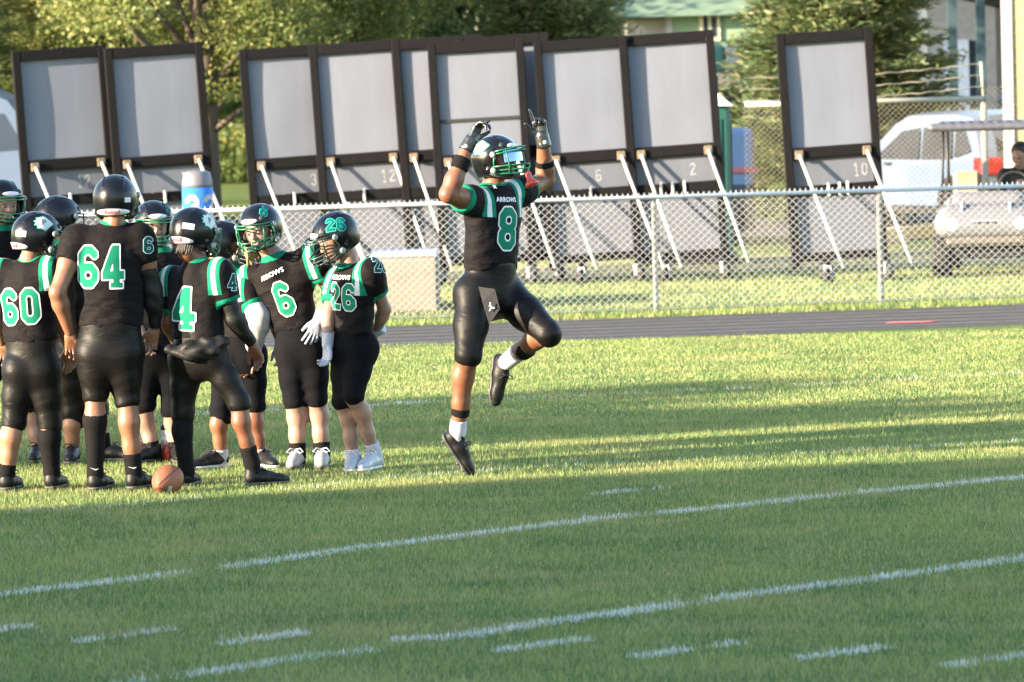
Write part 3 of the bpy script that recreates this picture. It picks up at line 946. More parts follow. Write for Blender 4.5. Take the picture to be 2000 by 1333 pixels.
def conifer(base, label, H, R, z0, nwh, material, group, size=.17, name='conifer_tree', per=14):
    root = empty(name, base, label, 'tree', group)
    MB().tube([(0, 0, -.15), (0, 0, H * .5), (0, 0, H)], [R * .075, R * .05, .02], 10).build('trunk', M_BARK, root, True)
    C = []; D = []; bm = MB()
    for i in range(nwh):
        t = i / (nwh - 1); z = z0 + (H - z0) * t ** 1.1
        L = R * (1 - t) ** 0.8 + .1
        for b in range(per if t < .6 else per - 4):
            az = 2 * math.pi * (b + rng.random() * .8) / per + i * 1.3
            ln = L * rng.uniform(.7, 1.12); dr = np.array([math.cos(az), math.sin(az), 0])
            droop = -.18 - .12 * rng.random() + .25 * t
            tip = np.array([0, 0, z]) + dr * ln + np.array([0, 0, droop * ln + .18 * ln])
            midp = np.array([0, 0, z]) + dr * ln * .55 + np.array([0, 0, droop * ln * .75])
            if ln > .5: bm.tube([(0, 0, z), midp, tip], [.03, .018, .006], 4, False)
            nb = int(70 + 170 * ln)
            u = rng.uniform(.18, 1.02, nb)
            p0 = np.array([0, 0, z])
            axis = np.where(u[:, None] < .55, p0 + (midp - p0) * (u[:, None] / .55), midp + (tip - midp) * ((u[:, None] - .55) / .45))
            sp = (.10 + .20 * ln * (1.05 - u) * .6)[:, None]
            side = np.cross(dr, [0, 0, 1.0])
            of = rng.normal(size=(nb, 3)) * sp * np.array([1, 1, .45])
            C.append(axis + of)
            D.append(dr * .9 + np.sign(rng.normal(size=(nb, 1))) * side * .5 + rng.normal(0, .35, (nb, 3)) + np.array([0, 0, .12]))
    bm.build('branches', M_BARK, root)
    leaves('crown', np.concatenate(C), np.concatenate(D), size * 1.1, .2, material, root)
    return root

g_bt = 'trees behind the boards'
def gx(px, Y): return at(px, 300, Y)[0]
conifer((gx(90, 86), 86, 0), 'bluish green spruce filling the top left corner', 11, 2.3, .7, 32, LEAF_G, g_bt, .14)
conifer((gx(-190, 82), 82, 0), 'spruce at the left edge above the white van', 9, 2.2, .5, 28, LEAF_C, g_bt, .14)
tree((gx(400, 80), 80, 0), 'yellow green broadleaf tree above the second board from the left', 8, 4.3, 2.2, 3.0, 160, 80000, .072, LEAF_Y, g_bt, csize=.6, zmin=1.95)
tree((gx(640, 83), 83, 0), 'yellow green broadleaf tree above the boards chalked 3 and 12', 9, 4.8, 2.3, 3.1, 160, 80000, .072, LEAF_Y, g_bt, csize=.6, zmin=1.95)
tree((gx(850, 90), 90, 0), 'darker green broadleaf tree behind the jumping player\'s boards', 8, 4.6, 1.7, 3.1, 110, 34000, .095, LEAF_D, g_bt, csize=.5)
conifer((gx(1085, 84), 84, 0), 'olive green spruce above the board chalked 6', 8.5, 1.3, 1.7, 30, LEAF_C, g_bt, .13)
conifer((gx(1640, 78), 78, 0), 'large pine behind the lone right-hand board', 9, 1.75, .5, 36, LEAF_P, g_bt, .16, 'pine_tree')
conifer((gx(250, 97), 97, 0), 'dark spruce behind the gap between the two left boards', 12, 3.4, 2.2, 26, LEAF_D, g_bt, .22)
for i, (px_, Yy, Hh_, rr, lm) in enumerate(((520, 112, 11, 4.2, LEAF_G), (760, 118, 12, 4.5, LEAF_Y), (960, 122, 11, 4.0, LEAF_D), (20, 115, 12, 4.5, LEAF_D), (1750, 118, 12, 4.4, LEAF_G), (1240, 150, 13, 4.2, LEAF_D), (300, 120, 12, 4.3, LEAF_G))):
    nm = ['behind the board chalked 3', 'behind the gap over player 26\'s boards', 'above the rearmost board', 'behind the top left spruce', 'behind the pine', 'behind the pale green house', 'behind the second board'][i]
    tree((gx(px_, Yy), Yy, 0), 'distant broad tree %s' % nm, Hh_, Hh_ * .5, rr, Hh_ * .46, 120, 20000, .20, lm, 'distant trees on the skyline', csize=1.1, trunk_r=.3)
# low bushes by the gap
def bush(px, Y, rx, rz, label, lm):
    root = empty('bush', (gx(px, Y), Y, 0), label, 'bush')
    k = 3500; d = rng.normal(size=(k, 3)); d /= np.linalg.norm(d, axis=1, keepdims=True)
    P_ = d * (rng.random(k) ** .4)[:, None] * np.array([rx, rx, rz]) * (1 + .25 * np.sin(5 * d[:, :1] + 3 * d[:, 2:]))
    P_[:, 2] = np.abs(P_[:, 2]) + .05
    leaves('crown', P_, None, .10, .6, lm, root)
    st = MB()
    for i in range(6):
        an = i * 1.05; st.tube([(0, 0, -.05), (.2 * math.cos(an), .2 * math.sin(an), rz * .6)], [.03, .01], 5)
    st.build('stems', M_BARK, root)
bush(412, 113, 1.3, .8, 'dark bush behind the gap left of the board chalked 3', LEAF_D)
bush(500, 115, 1.4, .7, 'low dark bush beside the green board fence', LEAF_D)

# unseen trees and building put outside the left edge to shade the field
def uv(s_, u_):
    return (s_ * math.cos(SUN_AZ) - u_ * math.sin(SUN_AZ), s_ * math.sin(SUN_AZ) + u_ * math.cos(SUN_AZ))

# unseen building added left of the frame, shaped to shade the foreground
def offframe():
    c0 = uv(-16, 0); 
    root = empty('shade_building', (c0[0], c0[1], 0), 'tall brick school block outside the left edge that shades the foreground', 'building', rz=SUN_AZ)
    # local axes: +x along the light, -y towards the camera
    Mw = mat('brick_wall', (0.33, 0.20, 0.14), 0.85, 0.25, 12, 0.3)
    MB().box((-12, 4, 0), (0, 28.85, 6.1)).build('wall', Mw, root)
    MB().prism([(28.86, 6.1), (29.35, 6.4), (29.76, 6.75), (29.86, 7.1), (29.3, 7.75), (16.4, 20.0), (3.0, 7.1), (3.1, 6.1)], -12.3, 0.0, Matrix(((0, 1, 0, 0), (1, 0, 0, 0), (0, 0, 1, 0), (0, 0, 0, 1)))).build('roof', mat('roof_felt', (0.12, 0.12, 0.12), .9), root)  # eave and roof outline drawn to give the lawn its shadow edge
    for i in range(6):
        for zz in (1.2, 4.0):
            wn = MB().box((0.003, 5 + i * 4.0, zz), (0.06, 7.2 + i * 4.0, zz + 1.5)).build('window', mat('window_glass', (0.05, 0.06, 0.08), .1), root)
            MB().box((0.003, 4.9 + i * 4.0, zz - .1), (0.12, 7.3 + i * 4.0, zz - .003)).build('sill', mat('stone_sill', (.5, .48, .45), .8), wn)
    for i, (s_, u_, z_, rx_, rz_) in enumerate(((-16, 34.6, 7.4, 1.1, 1.1), (-19, 36.6, 8.2, 1.1, 1.1), (-24, 33.6, 9.4, .8, 1.0))):  # unseen trees, crowns kept thin to streak the field with shade
        b_ = uv(s_, u_)
        tree((b_[0], b_[1], 0), ['slender tree beside the school block outside the left edge', 'second slender tree outside the left edge', 'third slender tree outside the left edge further off'][i], z_ + rz_, z_, rx_, rz_, 34, 1500, .22, LEAF_G, 'trees outside the left edge', csize=.42)
offframe()

# ================================================================ background buildings
M_GLASS = mat('dark_glass', (0.03, 0.035, 0.045), 0.08, 0.2, 3)
M_CREAM = mat('cream_siding', (0.27, 0.225, 0.12), 0.7, 0.08, 3, 0.1)
M_TRIM = mat('white_trim', (0.30, 0.30, 0.30), 0.5, 0.08, 6)
M_HGREEN = mat('pale_green_siding', (0.19, 0.28, 0.175), 0.7, 0.1, 4, 0.1)
M_RGREEN = mat('green_roof', (0.135, 0.19, 0.125), 0.7, 0.2, 6, 0.2)

def cream_building():
    Y = 70.0; x0 = at(1962, 150, Y)[0]
    root = empty('cream_building', (x0, Y, 0), 'cream sided building with white corner board at the right edge', 'building', rz=math.radians(-7))
    MB().box((0.0, 0.0, 0), (6, 7, 5.2)).build('wall', M_CREAM, root)
    MB().box((-.02, -.03, 0), (.11, -.003, 5.2)).build('corner_board', M_TRIM, root)
    MB().box((-.03, -.02, 0), (-.003, .12, 5.2)).build('corner_board', M_TRIM, root)
    MB().prism([(-.4, 5.2), (6.4, 5.2), (3, 7.0)], -.4, 7.4).build('roof', mat('brown_shingle', (.16, .12, .10), .9, .3, 8), root)
    for i in range(26):
        MB().box((.115, -.012, .2 + i * .19), (6, -.003, .2 + i * .19 + .012)).build('siding_lap', M_CREAM, root)
    d_ = MB().box((1.8, -.05, .05), (2.75, -.013, 2.1)).build('door', M_TRIM, root)
    MB().box((2.62, -.09, 1.0), (2.68, -.052, 1.06)).build('handle', M_CAST, d_)
cream_building()

def green_house():
    Y = 112.0; xl = at(1225, 60, Y)[0]; xm = at(1312, 60, Y)[0]; xr = at(1520, 60, Y)[0]
    ze = at(1330, 32, Y)[2]
    root = empty('pale_green_house', (xl, Y, 0), 'pale green house with green roof and white end wall behind the boards', 'house')
    MB().box((xm - xl, 0, 0), (xr - xl, 8, ze)).build('wall', M_HGREEN, root)
    MB().box((0, .3, 0), (xm - xl - .003, 8, ze - .02)).build('garage_wall', M_TRIM, root)
    MB().prism([(-.5, 0), (8.5, 0), (4.2, 2.6)], -.3, xr - xl + .3, Matrix.Translation((0, 0, ze)) @ Matrix(((0, 1, 0, 0), (1, 0, 0, 0), (0, 0, 1, 0), (0, 0, 0, 1)))).build('roof', M_RGREEN, root)
    a_ = at(1366, 22, Y - .1); b_ = at(1407, 80, Y - .1)
    wx0, wx1, wz0, wz1 = a_[0] - xl, b_[0] - xl, b_[2], a_[2]
    wn = MB().box((wx0, -.06, wz0), (wx1, -.003, wz1)).build('window_frame', mat('cream_trim', (.75, .68, .5), .6), root)
    wm = (wx0 + wx1) / 2
    MB().box((wx0 + .07, -.075, wz0 + .09), (wm - .04, -.062, wz1 - .08)).build('pane', M_GLASS, wn)
    MB().box((wm + .03, -.075, wz0 + .09), (wx1 - .07, -.062, wz1 - .08)).build('pane', M_GLASS, wn)
    MB().box((xm - xl - .12, -.03, 0), (xm - xl + .02, -.003, ze)).build('corner_board', M_TRIM, root)
green_house()

def porch_building():
    Y = 96.0; x0 = at(1838, 60, Y)[0]; x1 = at(2100, 60, Y)[0]
    root = empty('porch_building', (x0, Y, 0), 'dark open porch building in shade right of the pine', 'building')
    wd = x1 - x0
    MB().box((0, 3.2, 0), (wd, 6, 4.2)).build('wall', mat('blue_grey_wall', (.055, .07, .095), .8), root)
    MB().box((-.4, -.4, 3.6), (wd + .4, 6.4, 4.0)).build('roof', mat('dark_fascia', (.03, .035, .045), .8), root)
    for u in (.12, .62, 2.4):
        MB().box((u, -.1, 0), (u + .16, .06, 3.6)).build('porch_post', mat('slate_post', (.03, .06, .07), .6), root)
    MB().box((.3, 3.1, .3), (.75, 3.19, 2.6)).build('door', mat('blue_door', (.13, .18, .27), .5), root)
    MB().box((1.25, 3.08, .3), (2.3, 3.19, 3.2)).build('opening', M_GLASS, root)
    MB().box((1.0, .2, 1.5), (2.2, .26, 1.62)).build('rail', mat('blue_door', (.13, .18, .27), .5), root)
    MB().box((1.0, .2, .75), (2.2, .26, .87)).build('rail', mat('blue_door', (.13, .18, .27), .5), root)
    MB().box((0, -.2, 0), (wd, 3.2, .25)).build('deck', mat('deck_wood', (.13, .095, .075), .8), root)
    s_ = empty('red_sign', (x0 + 1.5, Y + 1.0, 0), 'red upright sign standing inside the dark porch', 'sign')
    MB().box((-.2, 0, 1.6), (.2, .06, 3.3)).build('panel', mat('red_paint', (0.55, 0.10, 0.08), 0.8), s_)
    MB().box((-.03, .062, .25), (.03, .1, 3.2)).build('post', M_CAST, s_)
porch_building()

# low green board wall far left gap, lamp stub
def green_wall():
    Y = 118.0; x0 = at(380, 300, Y)[0]; x1 = at(620, 300, Y)[0]
    root = empty('green_wall', (x0, Y, 0), 'low dark green board wall seen left of the board chalked 3', 'wall')
    Mg = mat('green_board', (.035, .10, .06), .7, .2, 5)
    z1_ = at(440, 268, Y)[2]
    n_ = 6; wd = (x1 - x0) / n_
    for i in range(n_):
        MB().box((i * wd, 0, .15), ((i + 1) * wd - .015, .05, z1_)).build('panel', Mg, root)
    MB().box((-.02, -.02, z1_ + .003), (x1 - x0 + .02, .09, z1_ + .05)).build('cap_rail', mat('grey_cap', (.3, .3, .3), .7), root)
    for i in range(n_ + 1):
        MB().box((i * wd - .05, .053, 0), (i * wd + .05, .15, z1_)).build('post', Mg, root)
green_wall()
g_ = ground(459, 352); 
hy = empty('marker_post', (g_[0], 70.5, 0), 'small pale marker post in the gap left of the board chalked 3', 'post')
MB().tube([(0, 0, -.05), (0, 0, at(459, 308, 70.5)[2])], .035, 8).build('post', mat('grey_post', (.4, .42, .38), .6), hy, True)
MB().lathe([(.03, .88), (.055, .92), (.06, 1.0), (.045, 1.06)], 12, Matrix.Translation((0, 0, at(459, 332, 70.5)[2] - 1.0))).build('reflector', mat('yellow_green_cap', (.6, .68, .3), .4), hy, True)

# ---------------------------------------------------------------- vehicles
M_TYRE = mat('tyre', (0.009, 0.009, 0.0095), .85, .3, 30, .3, 80)
M_RIM = mat('rim', (0.45, 0.45, 0.47), .35, .2, 20, metal=.7)
M_LAMP_R = mat('red_lamp', (0.55, 0.02, 0.02), .2)
M_LAMP_W = mat('clear_lamp', (0.75, 0.75, 0.72), .1)
M_BLKP = mat('black_plastic', (0.010, 0.010, 0.011), .55, .3, 20)
def wheel(parent, x, y, r, wdt, axis='Y'):
    R_ = Matrix.Rotation(math.pi / 2, 4, 'X' if axis == 'Y' else 'Y')
    T = Matrix.Translation((x, y, r)) @ R_
    t = MB().lathe([(r * .58, -wdt / 2), (r * .9, -wdt / 2), (r, -wdt * .36), (r, wdt * .36), (r * .9, wdt / 2), (r * .58, wdt / 2)], 26, T).build('wheel', M_TYRE, parent, True)
    MB().lathe([(r * .10, -wdt * .46), (r * .56, -wdt * .40), (r * .56, wdt * .40), (r * .10, wdt * .46)], 20, T).build('rim', M_RIM, t, True)

def car(loc, rz, prof, glass, L, W, paint, label, name, windows, lamp_x=None, arch=(.8, 3.6), r=.34, rear_glass=False):
    root = empty(name, loc, label, 'car', rz=rz)
    nst = 9; V = []; n_ = len(prof)
    for k_ in range(nst):
        t = k_ / (nst - 1) * 2 - 1
        y = t * W / 2
        tuck = 1 - .045 * abs(t) ** 6
        for (x, z) in prof:
            ti = (1 - .16 * max(0, (z - .95)) * 1.0)
            zz = z - (.05 * abs(t) ** 4 if z > .6 else 0)
            V.append(((x - L / 2) * (tuck if True else 1), y * ti, zz))
    Fc = []
    for k_ in range(nst - 1):
        for i in range(n_):
            j = (i + 1) % n_
            Fc.append((k_ * n_ + i, k_ * n_ + j, (k_ + 1) * n_ + j, (k_ + 1) * n_ + i))
    Fc.append(tuple(range(n_))[::-1]); Fc.append(tuple((nst - 1) * n_ + i for i in range(n_)))
    link('body', fastmesh('body', np.array(V), Fc), paint, root)
    for side in (-1, 1):
        for poly in windows:
            Vv = []
            for (x, z) in poly:
                ti = (1 - .16 * max(0, (z - .95)))
                Vv.append(((x - L / 2) * .955, side * (W / 2 * ti + .006), z - .05))
            Vb = [(x, y - side * .03, z) for x, y, z in Vv]; m_ = len(poly)
            Ff = [tuple(range(m_)), tuple(range(2 * m_ - 1, m_ - 1, -1))] + [(i, (i + 1) % m_, m_ + (i + 1) % m_, m_ + i) for i in range(m_)]
            link('side_window', fastmesh('side_window', np.array(Vv + Vb), Ff), M_GLASS, root)
        for ax_ in arch:
            MB().lathe([(r * 1.16, 0), (r * 1.16, .02)], 22, Matrix.Translation((ax_ - L / 2, side * (W / 2 + .004) - (.02 if side > 0 else 0), r + .02)) @ Matrix.Rotation(-math.pi / 2, 4, 'X')).build('wheel_arch', M_BLKP, root)
            wheel(root, ax_ - L / 2, side * (W / 2 - .07), r, .2)
        MB().box((L / 2 - .30, side * W / 2 - (.30 if side > 0 else -.012) , .76), (L / 2 + .006, side * W / 2 + (.012 if side > 0 else .30), 1.0), bev=.02).build('tail_light', M_LAMP_R, root)
        MB().box((-L / 2 + .02, side * W / 2 - .12, .62), (-L / 2 + .35, side * W / 2 + .008, .8), bev=.02).build('headlight', M_LAMP_W, root)
        MB().box((L * .42 - L / 2, side * W / 2 - .005, .88), (L * .42 - L / 2 + .16, side * W / 2 + .03, .92)).build('door_handle', M_BLKP, root)
    if rear_glass:
        MB().add([(4.37 - L / 2, -.66, 1.10), (4.37 - L / 2, .66, 1.10), (4.13 - L / 2, .56, 1.45), (4.13 - L / 2, -.56, 1.45), (4.30 - L / 2, -.66, 1.08), (4.30 - L / 2, .66, 1.08), (4.05 - L / 2, .56, 1.43), (4.05 - L / 2, -.56, 1.43)], [(0, 1, 2, 3), (7, 6, 5, 4), (0, 4, 5, 1), (1, 5, 6, 2), (2, 6, 7, 3), (3, 7, 4, 0)]).build('rear_window', M_GLASS, root)
        MB().box((L / 2 - .06, -W / 2 + .08, .36), (L / 2 + .04, W / 2 - .08, .58), bev=.03).build('rear_bumper', M_BLKP, root)
        MB().box((L / 2 + .002, -.26, .68), (L / 2 + .014, .26, .80)).build('number_plate', M_TRIM, root)
    MB().box((-L / 2 + .3, -W / 2 + .08, .22), (L / 2 - .3, W / 2 - .08, .4)).build('underbody', M_BLKP, root)
    return root
paint_w = mat('white_blue_paint', (0.085, 0.115, 0.18), .4, .05, 2, coat=.3)
paint_b = mat('blue_paint', (0.022, 0.05, 0.12), .3, .1, 2, coat=.5)
suv_prof = [(0.05, .35), (0, .6), (.08, .82), (1.15, 1.02), (1.25, 1.06), (2.05, 1.58), (2.4, 1.70), (3.6, 1.72), (4.1, 1.66), (4.35, 1.2), (4.4, .95), (4.38, .5), (4.3, .35)]
Yc = 74.8
xr_ = at(1975, 300, Yc)[0]
car((at(1922, 300, 73)[0] - .24, 75.36, 0), math.radians(-62), [(x_, z_ * .95) for x_, z_ in suv_prof], None, 4.4, 1.8, paint_w, 'pale blue white hatchback seen from its rear corner behind the tall fence', 'parked_car',
    [[(1.55, 1.02), (2.25, 1.40), (2.75, 1.45), (2.75, 1.02)], [(2.83, 1.02), (2.83, 1.45), (3.6, 1.46), (3.62, 1.03)], [(3.7, 1.05), (3.68, 1.44), (3.95, 1.40), (4.12, 1.13)]], rear_glass=True)
van_prof = [(0, .35), (0, .9), (.12, 1.25), (.75, 1.42), (1.25, 2.05), (1.6, 2.2), (5.1, 2.24), (5.25, 2.1), (5.3, .5), (5.25, .35)]
Yv = 76.5
xv = at(209, 300, Yv)[0]
car((xv - 2.65, Yv, 0), math.pi, [(x, z * 1.04) for x, z in van_prof], None, 5.3, 2.0, mat('white_van_paint', (.075, .10, .15), .4, .05, 2, coat=.2), 'white panel van parked behind the leftmost boards', 'panel_van',
    [[(1.0, 1.45), (1.3, 1.95), (1.95, 1.98), (1.95, 1.4)]], arch=(.95, 4.2), r=.36)
tl = at(27, 310, Yv - 1.05)
lo_ = empty('blue_pickup', (at(1476, 300, 70)[0] - 1.3, 70.9, 0), 'blue boxy truck bed between the portable toilet and the lone board', 'truck')
MB().box((-1.1, -.9, .74), (1.3, .9, at(1450, 252, 70)[2]), bev=.06).build('bed', paint_b, lo_)
MB().box((-1.05, -.85, .2), (1.27, .85, .735)).build('chassis', M_BLKP, lo_)
MB().box((-1.12, -.93, .95), (1.32, -.903, 1.02)).build('stripe', mat('red_stripe', (.08, .02, .04), .5), lo_)
MB().box((-.3, -.92, 1.05), (.25, -.905, 1.3)).build('side_panel', mat('dark_blue_panel', (.03, .06, .16), .5), lo_)
for xx_ in (-.6, .8): wheel(lo_, xx_, -.75, .36, .22); wheel(lo_, xx_, .75, .36, .22)

# portable toilet
Yp = 64.5
xp = at(1336, 300, Yp)[0]
pt_ = empty('portable_toilet', (xp, Yp, 0), 'dark green portable toilet with white roof beside the board chalked 2', 'toilet')
zt = at(1400, 207, Yp)[2]
Mpt = mat('green_plastic', (0.012, 0.075, 0.055), .45, .15, 5)
MB().box((-.54, -.54, .12), (.54, .54, zt), bev=.05).build('cabin', Mpt, pt_)
for sx in (-.33, 0, .33):
    MB().box((sx - .1, -.556, .3), (sx + .1, -.542, zt - .15)).build('panel_rib', Mpt, pt_)
MB().box((.546, -.4, .3), (.56, .4, zt - .2)).build('door', Mpt, pt_)
MB().box((-.6, -.6, 0), (.6, .6, .118)).build('skid_base', M_BLKP, pt_)
rf = MB(); rf.add([(-.57, -.57, zt + .003), (.57, -.57, zt + .003), (.57, .57, zt + .003), (-.57, .57, zt + .003), (-.36, -.36, zt + .19), (.36, -.36, zt + .19), (.36, .36, zt + .19), (-.36, .36, zt + .19)], [(0, 3, 2, 1), (4, 5, 6, 7), (0, 1, 5, 4), (1, 2, 6, 5), (2, 3, 7, 6), (3, 0, 4, 7)])
rf.build('roof', mat('white_plastic', (.75, .76, .80), .5), pt_)
MB().tube([(.4, .4, zt + .1), (.4, .4, zt + .35)], .045, 8).build('vent_pipe', M_BLKP, pt_, True)

# small cart shed thing by the house
ob_ = empty('storage_cabinet', (at(1418, 150, 100)[0], 100, 0), 'small white and green cabinet on tan base below the pale green house', 'cabinet')
za_ = at(1418, 168, 100)[2]; zb_ = at(1418, 142, 100)[2]; zc_ = at(1418, 88, 100)[2]
MB().box((-.35, 0, 0), (.3, .8, za_ - .05)).build('dark_plinth', M_BLKP, ob_)
MB().box((-.38, -.03, za_ - .047), (.32, .85, zb_)).build('tan_base', mat('tan_base', (.6, .45, .33), .8), ob_)
MB().box((-.36, .0, zb_ + .003), (-.02, .8, zc_), bev=.05).build('green_half', mat('teal_box', (.05, .16, .13), .6), ob_)
MB().box((0.0, -.02, zb_ + .003), (.26, .8, zc_), bev=.05).build('white_half', M_TRIM, ob_)

# ---------------------------------------------------------------- things near the fence
Yd = 54.6
td = empty('tackling_dummy', (at(386, 380, Yd)[0], Yd, 0), 'blue and grey round tackling dummy numbered 33 behind the fence', 'dummy')
zd = at(386, 334, Yd)[2]; rd = 30.5 / (FPX / Yd)
M_DB = mat('blue_vinyl', (0.03, 0.14, 0.42), .35, .15, 4, .05)
zs = at(386, 366, Yd)[2]
bd = MB().lathe([(rd * .96, 0.02), (rd, .1), (rd, zs)], 28).build('body', M_DB, td, True)
MB().lathe([(rd * 1.004, zs + .002), (rd * 1.0, zs + .03), (rd * .96, zd - .09), (rd * .86, zd - .02), (rd * .6, zd)], 28).build('cap', mat('grey_vinyl', (.12, .115, .13), .5, .15, 6), td, True)
MB().lathe([(rd * 1.25, -.01), (rd * 1.25, .018)], 24).build('base_plate', M_BLKP, td)
xy, T_, sd_ = number_shape('33', .26, .0, 44)
ang = (xy[:, 0] + .045) / rd
me = fastmesh('number', np.stack([np.sin(ang) * (rd + .004), -np.cos(ang) * (rd + .004), xy[:, 1] + zs - .2], 1), T_)
link('number', me, M_TRIM, td)

Yb = 54.0
fb = empty('foam_block', (at(790, 560, Yb)[0], Yb, 0), 'pale beige block with grey top just behind the fence beside player 26', 'block')
hwb = 0.30; hb = at(800, 500, Yb)[2]
MB().box((-hwb - .05, 0, 0), (hwb + .04, 1.7, hb - .02), bev=.03).build('core', mat('beige_vinyl', (0.20, 0.175, 0.135), .6, .2, 4, .15, 12), fb)
MB().box((-hwb - .045, .01, hb - .018), (hwb + .035, 1.69, hb + .01), bev=.012).build('top_pad', mat('grey_vinyl_top', (.33, .33, .38), .6), fb)

# ---------------------------------------------------------------- golf cart
def golf_cart():
    Yg = 58.6; xg = at(1928, 500, Yg)[0]
    root = empty('golf_cart', (xg, Yg, 0), 'white golf cart with dark roof parked behind the fence at right', 'golf cart', rz=math.radians(-8))
    P_ = [prim((-.36, .12, .62), (.36, .12, .62), .20, .20, .1), prim((-.40, .05, .56), (.40, .05, .56), .16, .16, .1), prim((-.30, .45, .80), (.30, .45, .80), .14, .14, .16), prim((-.40, .55, .72), (.40, .55, .72), .13, .13, .12),
          prim((-.47, .35, .60), (-.47, .5, .58), .12, .12, .1), prim((.47, .35, .60), (.47, .5, .58), .12, .12, .1)]
    def cut(D, X, Y, Z): return np.maximum(D, .47 - Z)
    V, Fq = surface(P_, .025, cut)
    V = relax(V, Fq, 2)
    cw = link('front_cowl', fastmesh('front_cowl', V, Fq, True), mat('white_cowl', (.115, .115, .125), .35, .06, 3, coat=.4), root)
    for sx in (-1, 1):
        MB().box((sx * .26 - .012, -.06, .70), (sx * .26 + .012, .10, .84), Matrix.Rotation(math.radians(0), 4, 'Z'), bev=.004).build('hood_line', mat('blue_grey_trim', (.25, .30, .42), .4), cw)
        MB().lathe([(.07, 0), (.065, .02), (.03, .03)], 14, Matrix.Translation((sx * .37, -.10, .60)) @ Matrix.Rotation(math.pi / 2, 4, 'X')).build('headlight', M_LAMP_W, cw)
    pl = MB().box((-.145, -.112, .585), (.145, -.082, .645), bev=.008).build('badge', mat('badge_light', (.6, .6, .58), .5), root)
    for i in range(6):
        MB().box((-.13 + i * .045, -.118, .597), (-.10 + i * .045, -.1125, .633)).build('badge_letter', M_BLKP, pl)
    MB().box((-.44, -.1, .36), (.44, .25, .465), bev=.04).build('bumper', mat('tan_bumper', (.10, .085, .07), .6), root)
    MB().box((-.40, .1, .22), (.40, 2.3, .355), bev=.02).build('chassis', M_BLKP, root)
    MB().box((-.55, .9, .36), (.55, 2.35, .62), bev=.04).build('rear_body', mat('white_cowl', (.115, .115, .125), .35), root)
    MB().box((-.56, 1.0, .625), (.56, 1.55, .78), bev=.05).build('seat_base', mat('beige_seat', (.25, .21, .15), .6), root)
    for sx in (-.28, .28):
        MB().box((sx - .16, 1.5, .80), (sx + .16, 1.62, 1.14), bev=.05).build('seat_back', mat('beige_seat', (.25, .21, .15), .6), root)
    zr_ = at(1930, 246, Yg + .8)[2]
    rfV, rfF = surface([prim((-.58, .25, zr_), (.58, .25, zr_), .04, .04, .05), prim((-.58, 1.9, zr_), (.58, 1.9, zr_), .04, .04, .05)] + [prim((x_, .25, zr_), (x_, 1.9, zr_), .035, .035, .05) for x_ in np.linspace(-.58, .58, 12)], .025)
    link('roof', fastmesh('roof', relax(rfV, rfF, 2), rfF, True), mat('dark_roof', (.07, .07, .085), .5), root)
    for sx in (-1, 1):
        MB().tube([(sx * .5, .42, .7), (sx * .47, .36, zr_ - .03)], .016, 8).build('front_post', M_BLKP, root, True)
        MB().tube([(sx * .5, 1.75, .6), (sx * .5, 1.62, zr_ - .03)], .02, 8).build('rear_post', M_BLKP, root, True)
        wheel(root, sx * .5, .25, .225, .2, 'X'); wheel(root, sx * .5, 1.95, .225, .2, 'X')
    sw = MB()
    sw.tube([(.28 + .17 * math.cos(a_), .62 + .05 * math.sin(a_), .98 + .16 * math.sin(a_)) for a_ in np.linspace(0, 2 * math.pi, 20)], .014, 6, False)
    sw.tube([(.28, .62, .98), (.28, .5, .75)], .018, 6)
    sw.build('steering_wheel', M_BLKP, root, True)
    return root
golf_cart()

# ---------------------------------------------------------------- football and bottles
def football():
    c = at(328, 948, 32.35)
    L = .145; R = .087
    root = empty('football', (c[0], c[1], R - .005), 'brown leather football on the grass in front of players 64 and 4', 'ball', rz=math.radians(-24))
    root.rotation_euler = (math.radians(12), 0, math.radians(-24))
    # long axis = local y
    ts = np.linspace(-1, 1, 25); prof = [(R * (1 - abs(t) ** 2.0) ** .78 + .002, t * L) for t in ts]
    Mx = Matrix.Rotation(-math.pi / 2, 4, 'X')
    MB().lathe(prof, 28, Mx).build('leather', mat('football_leather', (0.24, 0.075, 0.032), .55, .2, 14, .5, 160), root, True)
    rp = lambda t: R * (1 - abs(t) ** 2.0) ** .78 + .002
    for t0 in (-.62, .62):
        pr = [(rp(t) + .0018, t * L) for t in np.linspace(t0 - .075, t0 + .075, 5)]
        V = []; Fc = []; n_ = 18
        for (r_, y_) in pr:
            for k_ in range(n_ + 1):
                th = math.pi * (.05 + .9 * k_ / n_) + math.pi
                V.append((r_ * math.cos(th), y_, r_ * math.sin(th)))
        for i in range(4):
            for k_ in range(n_): Fc.append((i * (n_ + 1) + k_, i * (n_ + 1) + k_ + 1, (i + 1) * (n_ + 1) + k_ + 1, (i + 1) * (n_ + 1) + k_))
        link('white_stripe', fastmesh('white_stripe', np.array(V), Fc, True), M_TRIM, root)
    for k_ in range(4):
        th = math.pi / 4 + k_ * math.pi / 2
        MB().tube([((rp(t) + .0005) * math.cos(th), t * L, (rp(t) + .0005) * math.sin(th)) for t in np.linspace(-.97, .97, 24)], .0016, 5).build('seam', M_BLKP, root)
football()
